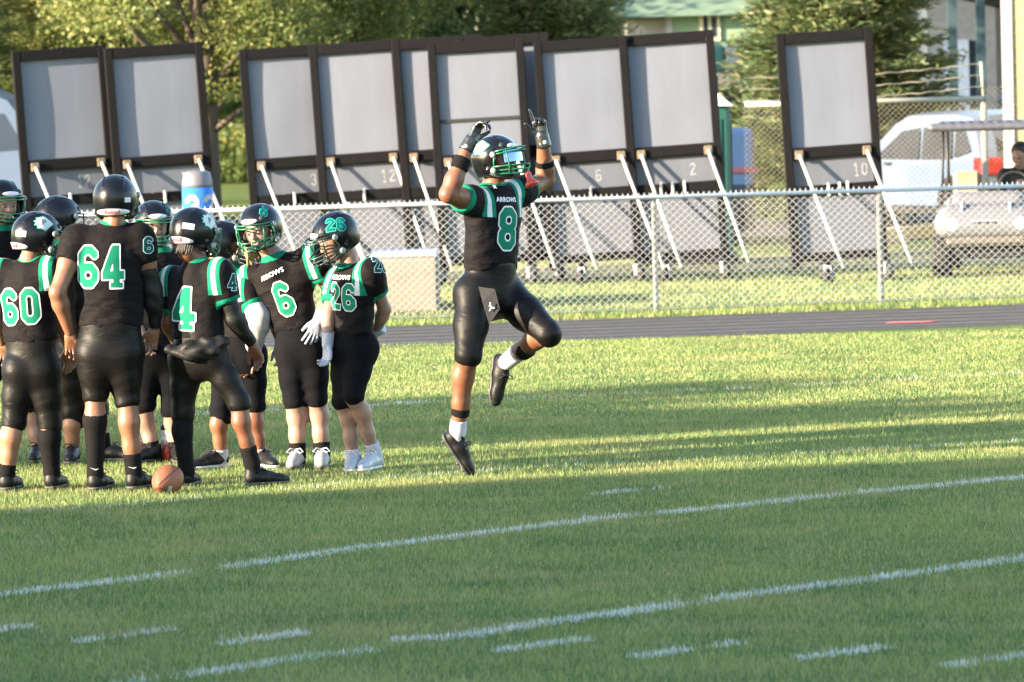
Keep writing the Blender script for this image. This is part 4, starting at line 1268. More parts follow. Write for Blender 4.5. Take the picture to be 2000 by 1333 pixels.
def bottle(px, py, Y, label, tint, h=.25, lev=.45):
    c = at(px, py, Y)
    root = empty('sports_bottle', (c[0], c[1], 0), label, 'bottle', 'sports bottles on the grass behind the players')
    MB().lathe([(.042, .003), (.046, .02), (.047, h * lev)], 20).build('drink', mat('drink_' + label[:6], tint, .2, .1, 5), root, True)
    MB().lathe([(.047, h * lev + .001), (.047, h * .62), (.040, h * .7), (.045, h * .78), (.043, h * .84)], 20).build('body', mat('frosted_plastic', (.70, .62, .68), .35, .06, 5), root, True)
    MB().lathe([(.047, h * .84 + .001), (.047, h * .96), (.035, h * .985), (.02, h)], 20).build('lid', mat('navy_lid', (.02, .025, .07), .4), root, True)
    MB().tube([(.0, 0, h), (-.005, 0, h + .03), (.0, 0, h + .05)], .010, 8).build('spout', mat('navy_lid', (.02, .025, .07), .4), root, True)
    MB().tube([(-.03, .01, h + .085), (.0, .0, h + .09), (.025, 0, h + .075), (.045, 0, h + .0), (.056, 0, h * .6), (.052, 0, h * .42)], .013, 8).build('handle', mat('red_handle', (.45, .07, .04), .45), root, True)
bottle(329, 890, 34.9, 'squeeze bottle with red drink and navy lid between the legs of player 4', (.50, .05, .02))
bottle(281, 895, 35.1, 'squeeze bottle with orange drink right of the legs of player 64', (.75, .28, .04))

# ================================================================ people
M_JERSEY = jersey_mat()
M_PANTS_S = pants_mat('satin_pants', 0.50, 0.17, (0.0036, 0.0030, 0.0030), .22)
M_PANTS_M = pants_mat('knit_pants', 0.85, 0.08, (0.0042, 0.0042, 0.0056), 0.25)
M_SLEEVE = pants_mat('compression_sleeve', 0.6, 0.3, (0.0055, 0.0047, 0.0046), .25)
M_SOCKB = mat('black_sock', (0.0052, 0.0044, 0.005), .85, .3, 20, .3, 90, spec=.15)
M_SOCKW = mat('white_sock', (0.40, 0.40, 0.43), .85, .1, 20, .3, 90)
M_GREYSH = mat('grey_sweatshirt', (0.34, 0.32, 0.33), .85, .1, 6, .5, 25)
M_HELM = mat('helmet_black', (0.003, 0.003, 0.005), .30, .2, 4, spec=.28, coat=.06)
M_HELMG = mat('helmet_gloss', (0.004, 0.004, 0.006), .2, .2, 4, spec=.3, coat=.35)
M_MASK = mat('facemask_green', (0.01, 0.12, 0.06), .35, .15, 20)
M_MASKB = mat('facemask_dark', (0.012, 0.03, 0.026), .35, .15, 20)
M_PAD = mat('helmet_padding', (0.02, 0.02, 0.022), .7)
M_BUMP = mat('white_bumper', (0.55, 0.54, 0.54), .4, .06, 10)
M_REDTXT = mat('red_lettering', (0.45, 0.03, 0.05), .5)
M_WHTXT = mat('white_lettering', (0.78, 0.78, 0.80), .5, .05)
M_NUM = decal_mat('number_print', GREEN, WHITE)
M_NUMD = decal_mat('sleeve_number_print', (0.01, 0.06, 0.05), (0.45, 0.62, 0.62))
M_HNUM = decal_mat('helmet_number_print', (0.0, 0.11, 0.09), (0.03, 0.32, 0.27))
M_LOGO = decal_mat('arrow_logo', (0.55, 0.60, 0.58), (0.02, 0.25, 0.14))
M_EYEW = mat('eye_white', (.30, .28, .27), .2, .05)
M_IRIS = mat('iris', (.03, .02, .015), .2, .05)
M_LIP = {}
M_HAIR_B = mat('blonde_hair', (0.50, 0.34, 0.15), .5, .35, 40, .4, 200, stretch=(3, 3, .4))
M_HAIR_D = mat('dark_hair', (0.018, 0.012, 0.010), .5, .4, 40, .4, 200)
M_GLOVEB = mat('black_glove', (0.012, 0.0115, 0.012), .34, .3, 25, .35, 60, spec=.7)
M_GLOVEW = mat('white_glove', (0.36, 0.38, 0.44), .5, .1, 25, .25, 60)
M_SHOEB = mat('black_shoe', (0.0075, 0.007, 0.007), .5, .35, 25, .2, 80, spec=.25)
M_SHOEG = mat('grey_shoe', (0.26, 0.25, 0.245), .6, .15, 25, .2, 80)
M_SHOEW = mat('white_shoe', (0.34, 0.35, 0.38), .45, .12, 25, .2, 80)
M_SOLEB = mat('dark_sole', (0.05, 0.047, 0.045), .6)
M_SOLEW = mat('light_sole', (0.62, 0.62, 0.60), .5)
M_LACEB = mat('black_lace', (0.01, 0.01, 0.01), .7)
M_LACEW = mat('pale_lace', (0.6, 0.6, 0.6), .7)
SKIN = {'dark': skin_mat('skin_dark', (0.185, 0.070, 0.034)), 'brown': skin_mat('skin_brown', (0.23, 0.10, 0.055)), 'tan': skin_mat('skin_tan', (0.29, 0.145, 0.085)), 'light': skin_mat('skin_light', (0.31, 0.178, 0.13))}
LIPC = {'dark': mat('lips_dark', (.16, .05, .04), .4), 'brown': mat('lips_brown', (.22, .07, .05), .4), 'tan': mat('lips_tan', (.38, .13, .10), .4), 'light': mat('lips_light', (.48, .17, .15), .4)}

# ---- shared meshes ------------------------------------------------
def helmet_shell():
    def post(D, X, Y, Z):
        zr = np.where(Z > 0, .140, .185)
        yr = np.where(Y > 0, .152, .158)
        q = np.sqrt((X / .134) ** 2 + (Y / yr) ** 2 + (Z / zr) ** 2)
        d = (q - 1) * .138
        # raised ridge panels over the crown
        d = d - .004 * np.clip(1 - np.abs(np.abs(X) - .062) / .010, 0, 1) * (Z > .06)
        sh = np.maximum(d, -(d + .022))
        bx = np.abs(X) - .106 + .25 * np.clip(Y - .1, -.1, .1); by = np.abs(Y - .19) - .142; bz = np.abs(Z + .10) - .135
        b = np.stack([bx, by, bz]) + .03
        box = np.sqrt((np.maximum(b, 0) ** 2).sum(0)) + np.minimum(b.max(0), 0) - .03
        sh = np.maximum(sh, -box)
        bottom = -(Z + .112 + .16 * np.clip(Y + .02, -.02, .1) + .0)
        sh = np.maximum(sh, bottom)
        for s in (-1, 1):
            sh = np.maximum(sh, .017 - np.sqrt((X - s * .133) ** 2 + (Y - .0) ** 2 + (Z + .055) ** 2))
            for (vy, vz) in ((.055, .112), (-.06, .115)):
                sh = np.maximum(sh, 1 - np.sqrt(((X - s * .045) / .008) ** 2 + ((Y - vy) / .030) ** 2 + ((Z - vz) / .03) ** 2) * 1.0) if False else np.maximum(sh, (.006 - np.sqrt((X - s * .052) ** 2 + (np.maximum(np.abs(Y - vy) - .022, 0)) ** 2 + ((Z - (.118 if vy > 0 else .118))) ** 2)))
        return sh
    V, Fq = surface([prim((0, 0, 0), (0, 0, 0), .21, .21)], .0068, post)
    V = relax(V, Fq, 1, .4)
    return fastmesh('helmet_shell', V, Fq, True)
HELM_ME = helmet_shell()
HELM_BVH = BVHTree.FromPolygons([v.co[:] for v in HELM_ME.vertices], [p.vertices[:] for p in HELM_ME.polygons])
HELM_ME2 = HELM_ME.copy()
HELM_ME.materials.append(M_HELM); HELM_ME2.materials.append(M_HELMG)

def arc(a, m, b, n=9):
    a, m, b = map(np.array, (a, m, b))
    t = np.linspace(0, 1, n)[:, None]
    c = 2 * m - (a + b) / 2
    return list((1 - t) ** 2 * a + 2 * t * (1 - t) * c + t * t * b)
def mask_mesh():
    q = MB(); r = .0055
    q.tube(arc((-.128, .075, .028), (0, .205, .040), (.128, .075, .028), 13), r, 6)
    q.tube(arc((-.130, .07, .012), (0, .205, .020), (.130, .07, .012), 13), r, 6)
    q.tube(arc((-.128, .05, -.062), (0, .222, -.070), (.128, .05, -.062), 13), r, 6)
    q.tube(arc((-.120, .04, -.105), (0, .205, -.122), (.120, .04, -.105), 13), r, 6)
    q.tube(arc((-.122, .045, -.085), (0, .218, -.097), (.122, .045, -.085), 13), r, 6)
    for x in (-.035, .035):
        q.tube([(x, .212, -.068), (x, .205, -.098), (x, .193, -.120)], r, 6)
    for s in (-1, 1):
        q.tube([(s * .092, .135, .032), (s * .098, .142, -.02), (s * .092, .145, -.068), (s * .085, .135, -.112)], r, 6)
        q.tube([(s * .126, .075, .02), (s * .128, .06, -.03), (s * .120, .05, -.10)], r, 6)
    return q.mesh('facemask', True)
MASK_ME = mask_mesh(); MASK_ME.materials.append(M_MASK)
MASK_MEB = MASK_ME.copy(); MASK_MEB.materials.clear(); MASK_MEB.materials.append(M_MASKB)

def band(a0, a1, z0, z1, off=.004, n=20, th=.008):
    """strip on the shell, azimuth degrees from the front, clockwise seen from above"""
    V = []; Fc = []
    for i in range(n + 1):
        az = math.radians(a0 + (a1 - a0) * i / n)
        t = i / n; sh = math.sin(math.pi * t) ** .35
        zc = (z0 + z1) / 2; hz = (z1 - z0) / 2 * max(.25, sh)
        for z in (zc - hz, zc + hz):
            zr = .140 if z > 0 else .185
            k = math.sqrt(max(.05, 1 - (z / zr) ** 2))
            yr = .152 if math.cos(az) > 0 else .158
            for o in (0, th):
                V.append((math.sin(az) * (.134 * k + off - .004 + o), math.cos(az) * (yr * k + off - .004 + o), z))
    for i in range(n):
        b = i * 4; c = b + 4
        Fc += [(b + 1, c + 1, c + 3, b + 3), (b, b + 2, c + 2, c), (b + 2, b + 3, c + 3, c + 2), (b, c, c + 1, b + 1)]
    Fc += [(0, 1, 3, 2), (n * 4, n * 4 + 2, n * 4 + 3, n * 4 + 1)]
    return fastmesh('bumper', np.array(V), Fc, True)
REAR_ME = band(128, 232, -.108, -.070); REAR_ME.materials.append(M_BUMP)
FRONT_ME = band(-26, 26, .040, .070); FRONT_ME.materials.append(M_BUMP)

def pad_mesh():
    V, Fq = surface([prim((-.104, .03, -.03), (-.100, .035, -.085), .022, .020, .01), prim((.104, .03, -.03), (.100, .035, -.085), .022, .020, .01), prim((-.07, .095, .06), (.07, .095, .06), .022, .022, .01)], .009)
    return fastmesh('padding', V, Fq, True)
PAD_ME = pad_mesh(); PAD_ME.materials.append(M_PAD)
def strap_mesh():
    V, Fq = surface([prim((-.02, .128, -.128), (.02, .128, -.128), .022, .022, .02, sq=(np.array([0, 1., 0]), .6))], .006)
    me_ = MB()
    me_.add(V, Fq)
    for s in (-1, 1):
        me_.tube([(s * .035, .12, -.125), (s * .09, .08, -.10), (s * .128, .04, -.06)], .006, 5)
        me_.tube([(s * .035, .118, -.132), (s * .095, .06, -.125), (s * .122, .015, -.10)], .006, 5)
    return me_.mesh('chin_strap', True)
STRAP_ME = strap_mesh(); STRAP_ME.materials.append(M_PAD)
def clip_mesh():
    return MB().lathe([(.019, 0), (.019, .010), (.012, .015)], 12).mesh('mask_clip', True)
CLIP_ME = clip_mesh(); CLIP_ME.materials.append(mat('grey_clip', (.22, .25, .24), .35))

def head_mesh():
    P_ = [prim((0, -.012, .022), (0, .022, .0), .090, .085, .03), prim((0, .045, -.03), (0, .052, -.092), .064, .047, .03), prim((0, .080, -.122), (0, .082, -.124), .024, .022, .025),
          prim((-.036, .066, -.058), (-.034, .064, -.065), .030, .030, .02), prim((.036, .066, -.058), (.034, .064, -.065), .030, .030, .02),
          prim((-.034, .098, -.008), (.034, .098, -.008), .013, .013, .015), prim((0, .106, -.020), (0, .122, -.058), .008, .0135, .012), prim((-.010, .112, -.060), (.010, .112, -.060), .010, .010, .01),
          prim((-.018, .101, -.090), (.018, .101, -.090), .0095, .0095, .012), prim((-.014, .099, -.101), (.014, .099, -.101), .010, .010, .012),
          prim((-.086, .0, -.03), (-.084, .0, -.055), .018, .012, .01), prim((.086, .0, -.03), (.084, .0, -.055), .018, .012, .01),
          prim((0, -.012, -.07), (0, -.024, -.125), .056, .056, .03)]
    P_ += [prim((s * .033, .118, -.030), (s * .033, .116, -.030), .0165, .0165, .008, op='s') for s in (-1, 1)]
    V, Fq = surface(P_, .0062)
    return V, Fq
HEAD_V, HEAD_F = head_mesh()

def hand_mesh(curl, spread, thumb=(.6, .35), sc=1.0):
    """wrist at origin, fingers +y, thumb on +x, back of hand +z"""
    P_ = [prim((0, -.03, 0), (0, .02, 0), .029, .030, .012, sq=(np.array([0, 0, 1.]), .75))]
    fx = [.030, .010, -.010, -.028]; ln = [.078, .086, .080, .062]
    for i in range(4):
        base = np.array([fx[i], .088 - .004 * abs(i - 1.2), .002])
        P_.append(prim((fx[i] * .55, .015, 0), base, .017, .0125, .014))
        an = math.radians(spread * (1.3 - i)); dirv = np.array([math.sin(an), math.cos(an), 0])
        p = base; b = 0
        for j, (fr, rr) in enumerate(((.45, .0100), (.31, .0093), (.24, .0082))):
            b += math.radians(curl[i]) * (.9 if j == 0 else 1.05)
            d = dirv * math.cos(b) + np.array([0, 0, -1.]) * math.sin(b)
            q_ = p + d * ln[i] * fr
            P_.append(prim(p, q_, rr, rr * .92, .003)); p = q_
    t0 = np.array([.022, .022, -.006]); out, fl = thumb
    t1 = t0 + np.array([.034 * math.sin(out) + .006, .036 * math.cos(out), -.012 * fl])
    t2 = t1 + np.array([.026 * math.sin(out * .8), .028 * math.cos(out * .8), -.016 * fl])
    t3 = t2 + np.array([.018 * math.sin(out * .5), .022 * math.cos(out * .5), -.014 * fl])
    P_ += [prim(t0, t1, .017, .0135, .012), prim(t1, t2, .0125, .011, .004), prim(t2, t3, .011, .009, .003)]
    V, Fq = surface(P_, .0048)
    return V * sc, Fq
HANDS = {'relaxed': hand_mesh((24, 27, 30, 34), 5), 'open': hand_mesh((10, 12, 15, 18), 8), 'point': hand_mesh((3, 62, 66, 68), 5, (.7, .9)), 'pinch': hand_mesh((6, 42, 48, 30), 12, (.5, .8)), 'fist': hand_mesh((70, 72, 74, 74), 2, (.2, 1.2))}

def shoe_meshes():
    P_ = [prim((0, -.055, .045), (0, .02, .045), .040, .040, .03), prim((0, .02, .042), (0, .135, .030), .041, .036, .03, sq=(np.array([0, 0, 1.]), .85)), prim((0, .12, .028), (0, .175, .024), .037, .030, .02, sq=(np.array([0, 0, 1.]), .8)),
          prim((0, -.045, .05), (0, -.050, .105), .043, .041, .02, flat_b=True), prim((0, .01, .07), (0, .075, .052), .026, .026, .02)]
    V, Fq = surface(P_, .0075, lambda D, X, Y, Z: np.maximum(D, .012 - Z))
    up = fastmesh('shoe', relax(V, Fq, 1, .4), Fq, True)
    V, Fq = surface([prim((0, -.055, .008), (0, .02, .008), .043, .041, .02), prim((0, .02, .008), (0, .135, .008), .041, .042, .02), prim((0, .13, .010), (0, .175, .014), .041, .033, .02)], .008, lambda D, X, Y, Z: np.maximum(np.maximum(D, Z - .016), -.002 - Z))
    q = MB().add(V, Fq)
    for (x, y) in ((-.028, .14), (.028, .14), (-.030, .09), (.030, .09), (-.025, -.06), (.025, -.06), (0, .165)):
        q.lathe([(.009, -.014), (.011, 0.0)], 6, Matrix.Translation((x, y, 0)))
    so = q.mesh('sole', True)
    q = MB()
    for i in range(5):
        y = .02 + i * .020; z = .101 - i * .0115
        q.tube([(-.026, y, z - .010), (0, y + .004, z), (.026, y, z - .010)], .004, 5)
        q.tube([(-.026, y + .018, z - .02), (.026, y, z - .010)], .0035, 5)
    for s in (-1, 1):
        q.tube([(0, .018, .105), (s * .03, .03, .112), (s * .05, .045, .092), (s * .03, .04, .085), (0, .02, .104)], .003, 5)
    la = q.mesh('laces', True)
    return up, so, la
SHOE_UP, SHOE_SOLE, SHOE_LACE = shoe_meshes()
_sc = {}
def shoe_me(kind, m):
    k = (kind, m.name)
    if k not in _sc:
        me = {'u': SHOE_UP, 's': SHOE_SOLE, 'l': SHOE_LACE}[kind].copy(); me.materials.append(m); _sc[k] = me
    return _sc[k]

def frame(right, fwd, up, o):
    return Matrix(((right[0], fwd[0], up[0], o[0]), (right[1], fwd[1], up[1], o[1]), (right[2], fwd[2], up[2], o[2]), (0, 0, 0, 1)))

def logo_shape(sz):
    """white arrowhead badge with stepped tail"""
    pts = [(-.5, .12), (-.36, .12), (-.36, .30), (-.20, .30), (.05, .42), (.55, .0), (.05, -.42), (-.20, -.30), (-.36, -.30), (-.36, -.12), (-.5, -.12), (-.42, 0)]
    def sd(X, Y):
        d = np.full(X.shape, 9.0); ins = np.zeros(X.shape, bool)
        for i in range(len(pts)):
            a = pts[i]; b = pts[(i + 1) % len(pts)]
            L2 = (b[0] - a[0]) ** 2 + (b[1] - a[1]) ** 2
            t = np.clip(((X - a[0]) * (b[0] - a[0]) + (Y - a[1]) * (b[1] - a[1])) / L2, 0, 1)
            d = np.minimum(d, np.hypot(X - a[0] - t * (b[0] - a[0]), Y - a[1] - t * (b[1] - a[1])))
            c = ((a[1] > Y) != (b[1] > Y)) & (X < (b[0] - a[0]) * (Y - a[1]) / (b[1] - a[1] + 1e-12) + a[0])
            ins ^= c
        return np.where(ins, -d, d)
    xy, T, s = contour_patch(sd, -.62, .66, -.52, .52, 34, .045)
    return xy * sz, T, s * sz

LOGO = logo_shape(.115)
LOGO_P = text_shape('P', .040)
RIDD = text_shape('Riddell', .026)
ARW = text_shape('ARROWS', .034)
M_DKTXT = mat('dark_lettering', (.01, .05, .035), .5)

def rect_shape(wd, ht, n=6):
    V = []; T = []
    for i in range(n + 1):
        for j in range(n + 1): V.append((wd * (i / n - .5), ht * (j / n - .5)))
    for i in range(n):
        for j in range(n):
            a = i * (n + 1) + j
            T += [(a, a + n + 1, a + n + 2), (a, a + n + 2, a + 1)]
    return np.array(V), np.array(T), -np.ones(len(V))

def helmet(par, base, hc, sp, skin):
    """helmet and head orientation; returns world matrix of the head"""
    yaw, pit, rol = (math.radians(a) for a in sp['look'])
    Rm = Matrix.Rotation(-yaw, 4, 'Z') @ Matrix.Rotation(pit, 4, 'X') @ Matrix.Rotation(rol, 4, 'Y')
    Mw = Matrix.Translation([float(c) for c in hc]) @ Rm
    if sp.get('nohelmet'): return Mw
    Ml = Matrix.Translation([float(c) for c in (hc - base)]) @ Rm
    h = link('helmet', HELM_ME2 if sp.get('gloss') else HELM_ME, None, par, mtx=Ml)
    link('facemask', MASK_MEB if sp.get('darkmask') else MASK_ME, None, h)
    link('front_bumper', FRONT_ME, None, h)
    rb = link('rear_bumper', REAR_ME, None, h) if sp.get('rear', True) else None
    link('padding', PAD_ME, None, h); link('chin_strap', STRAP_ME, None, h); 
    for s in (-1, 1):
        for (y, z) in ((.062, .012), (.05, -.085)):
            link('mask_clip', CLIP_ME, None, h, mtx=Matrix.Translation((s * .128, y, z)) @ Matrix.Rotation(s * math.pi / 2, 4, 'Y'))
    X, Y, Z = (np.array(v, float) for v in ((1, 0, 0), (0, 1, 0), (0, 0, 1)))
    if sp.get('rear', True):
        bv = BVHTree.FromPolygons([v.co[:] for v in REAR_ME.vertices], [p.vertices[:] for p in REAR_ME.polygons])
        sh = RIDD
        decal('lettering', bv, (0, -.16, -.089), -Y, -X * -1, Z, sh, h, M_REDTXT, .0015) if False else decal('lettering', bv, (0, -.16, -.089), -Y, X, Z, sh, h, M_REDTXT, .0015)
    for s in sp.get('sticker', ()):
        n_ = nrm(s[0]); r_ = nrm(np.cross(Z, n_)); u_ = np.cross(n_, r_)
        decal('sticker', HELM_BVH, n_ * .13 + Z * s[1], n_, r_, u_, rect_shape(s[2], s[3]), h, M_BUMP, .002)
    for d in sp.get('hdecal', ()):
        n_ = nrm(d['n']); r_ = nrm(np.cross(Z, n_)); u_ = np.cross(n_, r_)
        a = math.radians(d.get('rot', 0)); r2 = r_ * math.cos(a) + u_ * math.sin(a); u2 = -r_ * math.sin(a) + u_ * math.cos(a)
        c_ = n_ * .12 + Z * d.get('z', 0)
        if d['what'] == 'logo':
            if d.get('flip'): decal('logo', HELM_BVH, c_, n_, -r2, u2, (LOGO[0], LOGO[1][:, ::-1], LOGO[2]), h, M_LOGO, .002)
            else: decal('logo', HELM_BVH, c_, n_, r2, u2, LOGO, h, M_LOGO, .002)
            decal('logo_letter', HELM_BVH, c_, n_, r2, u2, LOGO_P, h, M_DKTXT, .004)
        else:
            decal('helmet_number', HELM_BVH, c_, n_, r2, u2, number_shape(d['what'], d.get('h', .085), .05, 26 * len(d['what'])), h, M_HNUM, .002)
    if sp.get('visor'):
        V = []; Fc = []; n_ = 14
        for i in range(n_ + 1):
            az = math.radians(-58 + 116 * i / n_)
            for z, k in ((.030, .98), (.0, 1.0), (-.045, 1.0)):
                V.append((math.sin(az) * .118 * k, .055 + math.cos(az) * .118 * k, z))
        for i in range(n_):
            for j in range(2): Fc.append((i * 3 + j, i * 3 + j + 1, i * 3 + 4 + j, i * 3 + 3 + j))
        Vb = [(x * .975, .055 + (y - .055) * .975, z) for x, y, z in V]; m_ = len(V)
        Fc += [tuple(q + m_ for q in f[::-1]) for f in Fc]
        link('visor', fastmesh('visor', np.array(V + Vb), Fc, True), mat('visor_blue', (.20, .30, .50), .06, .1, 3, metal=.75), h)
        q = MB().lathe([(.017, 0), (.020, .015), (.017, .04), (.022, .058), (.038, .072), (.046, .084), (.038, .096), (.014, .10)], 14, Matrix.Translation((0, .205, -.118)) @ Matrix.Rotation(math.radians(196), 4, 'X'))
        q.build('mouthguard', mat('red_mouthguard', (.55, .06, .045), .35), h, True)
    return Mw

def sd0(v): return v

def player(sp):
    Y0 = sp['Y']
    J = {}
    for k, v in sp['j'].items():
        J[k] = at(v[0], v[1], Y0 + (v[2] if len(v) > 2 else 0.0))
    r = dict(arm=.056, fore=.046, wrist=.031, thigh=.088, knee=.063, calf=.058, ankle=.040, waist=.15, chest=.165, pad=.088, hip=.105)
    r.update(sp.get('r', {}))
    mS = (J['sa'] + J['sb']) / 2; mH = (J['ha'] + J['hb']) / 2
    w_ = nrm(J['sb'] - J['sa']); u_ = nrm(mS - mH); w_ = nrm(w_ - u_ * np.dot(w_, u_)); n_ = np.cross(w_, u_)   # n_ points to the side seen by the camera
    front = n_ if sp.get('front', False) else -n_
    base = np.array([mH[0], mH[1], 0.0])
    root = empty('person', base, sp['label'], 'person', sp.get('group', 'football players in black and green'))
    L = lambda V: V - base
    skin = SKIN[sp['skin']]
    hc = J['head']
    Mw = helmet(root, base, hc, sp, skin)
    # ---------------- body
    sq = (n_, .66)
    nb = J['neck']
    P_ = [prim(mH + u_ * .03, mS - u_ * .12, r['waist'] * .82, r['chest'] * .86, .04, sq=sq), prim(J['sa'] * .9 + mS * .1 - u_ * .02, J['sb'] * .9 + mS * .1 - u_ * .02, .062, .062, .05),
          prim(mS - u_ * .03, nb, .075, .060, .05), prim(J['ha'], J['hb'], r['hip'] * .9, r['hip'] * .9, .05)]
    hn = np.array(Mw @ Vector((0, -.03, -.15)))
    P_.append(prim(nb, hn, .060, .056, .03))
    for s in 'ab':
        sh, el, wr = J['s' + s], J['e' + s], J['w' + s]
        m = sh + (el - sh) * .45
        P_ += [prim(sh, m, r['arm'] * 1.06, r['arm'], .04), prim(m, el, r['arm'], r['fore'] * .92, .03)]
        m = el + (wr - el) * .28
        P_ += [prim(el, m, r['fore'] * .93, r['fore'], .025), prim(m, wr, r['fore'], r['wrist'], .025)]
        hp, kn, an = J['h' + s], J['k' + s], J['a' + s]
        P_ += [prim(hp, kn, r['thigh'] * .93, r['knee'] * .96, .05)]
        sh_d = nrm(an - kn); back = -front - sh_d * np.dot(-front, sh_d); back = nrm(back)
        mc = kn + (an - kn) * .30 + back * .020
        lc_ = kn + (an - kn) * .64 + back * .006
        P_ += [prim(kn - sd0(back) * .018, kn - sd0(back) * .014 + sh_d * .03, r['knee'] * .66, r['knee'] * .62, .02), prim(kn, mc, r['knee'] * .86, r['calf'] * 1.02, .03), prim(mc, lc_, r['calf'] * 1.02, r['calf'] * .80, .03), prim(lc_, an, r['calf'] * .80, r['ankle'], .03), prim(an, an + sh_d * .05, r['ankle'], r['ankle'], .02)]
    V, Fq = surface(P_, .0135)
    V = relax(V, Fq, 1, .4)
    Hv = np.array([tuple(Mw @ Vector(v)) for v in HEAD_V])
    allV = [V, Hv]; allF = [Fq, HEAD_F + len(V)]; nv = len(V) + len(Hv)
    gl = sp.get('gloves')
    for s in 'ab':
        if sp.get('nohand' + s): continue
        pose, back = sp.get('hand' + s, ('relaxed', None))
        wr = J['w' + s]; d = nrm(J['g' + s] - wr) if 'g' + s in J else nrm(wr - J['e' + s])
        bk = np.array(back, float) if back is not None else -n_
        bk = nrm(bk - d * np.dot(bk, d)); xr = np.cross(d, bk)
        hv, hf = HANDS[pose]
        hv = hv * sp.get('hs', 1.0)
        if sp.get('flip' + s):
            hv = hv * np.array([-1, 1, 1]); hf = hf[:, ::-1]
        M3 = np.stack([xr, d, bk], 1)
        Wv = hv @ M3.T + wr + d * .012
        if gl:
            go = link('glove', fastmesh('glove', L(Wv), hf, True), M_GLOVEW if gl == 'w' else M_GLOVEB, root)
            cf = surface([prim(wr - d * .055, wr + d * .02, r['wrist'] + .011, r['wrist'] + .007, .01, flat_a=True)], .009)
            link('cuff', fastmesh('cuff', L(cf[0]), cf[1], True), M_GLOVEW if gl == 'w' else M_GLOVEB, go)
            if gl == 'b':
                q = MB(); q.lathe([(.011, 0), (.012, .006), (.006, .010)], 10, Matrix.Translation([float(c) for c in L(wr - d * .02 - nrm(np.array([.3 if s == 'a' else -.2, 1, 0])) * (r['wrist'] + .008))]) @ Matrix.Rotation(math.pi / 2, 4, 'X')).build('button', M_BUMP, go)
        else:
            allV.append(Wv); allF.append(hf + nv); nv += len(Wv)
    bo = link('body', fastmesh('body', L(np.concatenate(allV)), np.concatenate(allF), True), skin, root)
    for s in (-1, 1):
        q = MB(); q.lathe([(.0125 * math.sin(t), -.0125 * math.cos(t)) for t in np.linspace(.05, math.pi - .05, 8)], 12)
        eb = q.build('eye', M_EYEW, root, True, mtx=Matrix.Translation([float(-c) for c in base]) @ Mw @ Matrix.Translation((s * .033, .0965, -.030)))
        MB().lathe([(.0062, .0), (.0055, .003)], 10, Matrix.Translation((0, .0108, 0)) @ Matrix.Rotation(-math.pi / 2, 4, 'X')).build('iris', M_IRIS, eb)
        V_, F_ = EYELID
        link('eyebrow', fastmesh('eyebrow', V_ * np.array([s, 1, 1]), F_ if s > 0 else F_[:, ::-1], True), M_HAIR_B if sp.get('blond') else M_HAIR_D, root, mtx=Matrix.Translation([float(-c) for c in base]) @ Mw)
    link('mouth', fastmesh('mouth', MOUTH[0], MOUTH[1], True), LIPC[sp['skin']], root, mtx=Matrix.Translation([float(-c) for c in base]) @ Mw)
    # ---------------- jersey
    hem = at(*sp['hem'], Y0); hemd = np.dot(hem - mH, u_)
    hp_ = mH + u_ * hemd
    JP = [prim(hp_, mS - u_ * .13, r['waist'] + .014, r['chest'] + .012, .05, flat_a=True, sq=(n_, .70)),
          prim(mS + (J['sa'] - mS) * .62 - u_ * .015, mS + (J['sb'] - mS) * .62 - u_ * .015, r['pad'] * 1.02, r['pad'] * 1.02, .05),
          prim(mS + (J['sa'] - mS) * .55 - u_ * .11, mS + (J['sb'] - mS) * .55 - u_ * .11, r['pad'] * 1.05, r['pad'] * 1.05, .05)]
    cb = nb - u_ * .03; ct = nb + (hn - nb) * .12 + u_ * .012
    JP.append(prim(cb - u_ * .06, ct, .105, .072, .04, flat_b=True))
    slen = {}
    for s in 'ab':
        sh, el = J['s' + s], J['e' + s]; ad = nrm(el - sh); sl = sp.get('slv' + s, .17)
        slen[s] = sl
        JP.append(prim(sh + u_ * .01, sh + ad * .06, r['pad'], r['pad'] * .97, .04))
        JP.append(prim(sh + ad * .03, sh + ad * sl, r['arm'] + .036, r['arm'] + .024, .03, flat_b=True))
    def post(D, X, Y, Z):
        hgt = (X - mH[0]) * u_[0] + (Y - mH[1]) * u_[1] + (Z - mH[2]) * u_[2]
        Lh = np.linalg.norm(mS - mH)
        am = np.clip(1.25 - (hgt - hemd) / (.62 * Lh), .12, 1)
        ph = sp['Y'] * 37
        wv = np.sin(70 * hgt + 5 * np.sin(9 * X + ph) + 4 * np.sin(11 * Y + 1.3)) * .5 + np.sin(43 * hgt + 16 * X + 3 * np.sin(13 * X + 7 * Z)) * .5
        return D + .0048 * am * wv + .0022 * np.sin(23 * X + 11 * Z + ph) * np.sin(17 * Z + 9 * Y)
    V, Fq = surface(JP, .0115, post)
    V = relax(V, Fq, 1, .35)
    jm = fastmesh('jersey', L(V), Fq, True)
    q = V - mS
    float_attr(jm, 'lat', q @ w_); float_attr(jm, 'shup', q @ u_ - sp.get('stripe_up', 0.0))
    hs = np.linalg.norm(J['sb'] - J['sa']) / 2
    l0 = sp.get('l0', .95) * hs + .02
    float_attr(jm, 'l0', np.full(len(V), l0))
    sl_ = np.full(len(V), -1.0)
    for s in 'ab':
        ad = nrm(J['e' + s] - J['s' + s]); v = V - J['s' + s]
        al = v @ ad; rad = np.linalg.norm(v - al[:, None] * ad, axis=1)
        sl_ = np.maximum(sl_, np.minimum(al - (slen[s] - .030), slen[s] + .02 - al) - 8 * np.maximum(0, rad - r['arm'] - .038))
    if sp.get('notrim'): sl_ = np.full(len(V), -1.0)
    float_attr(jm, 'slv', sl_)
    cc = nb - u_ * .012
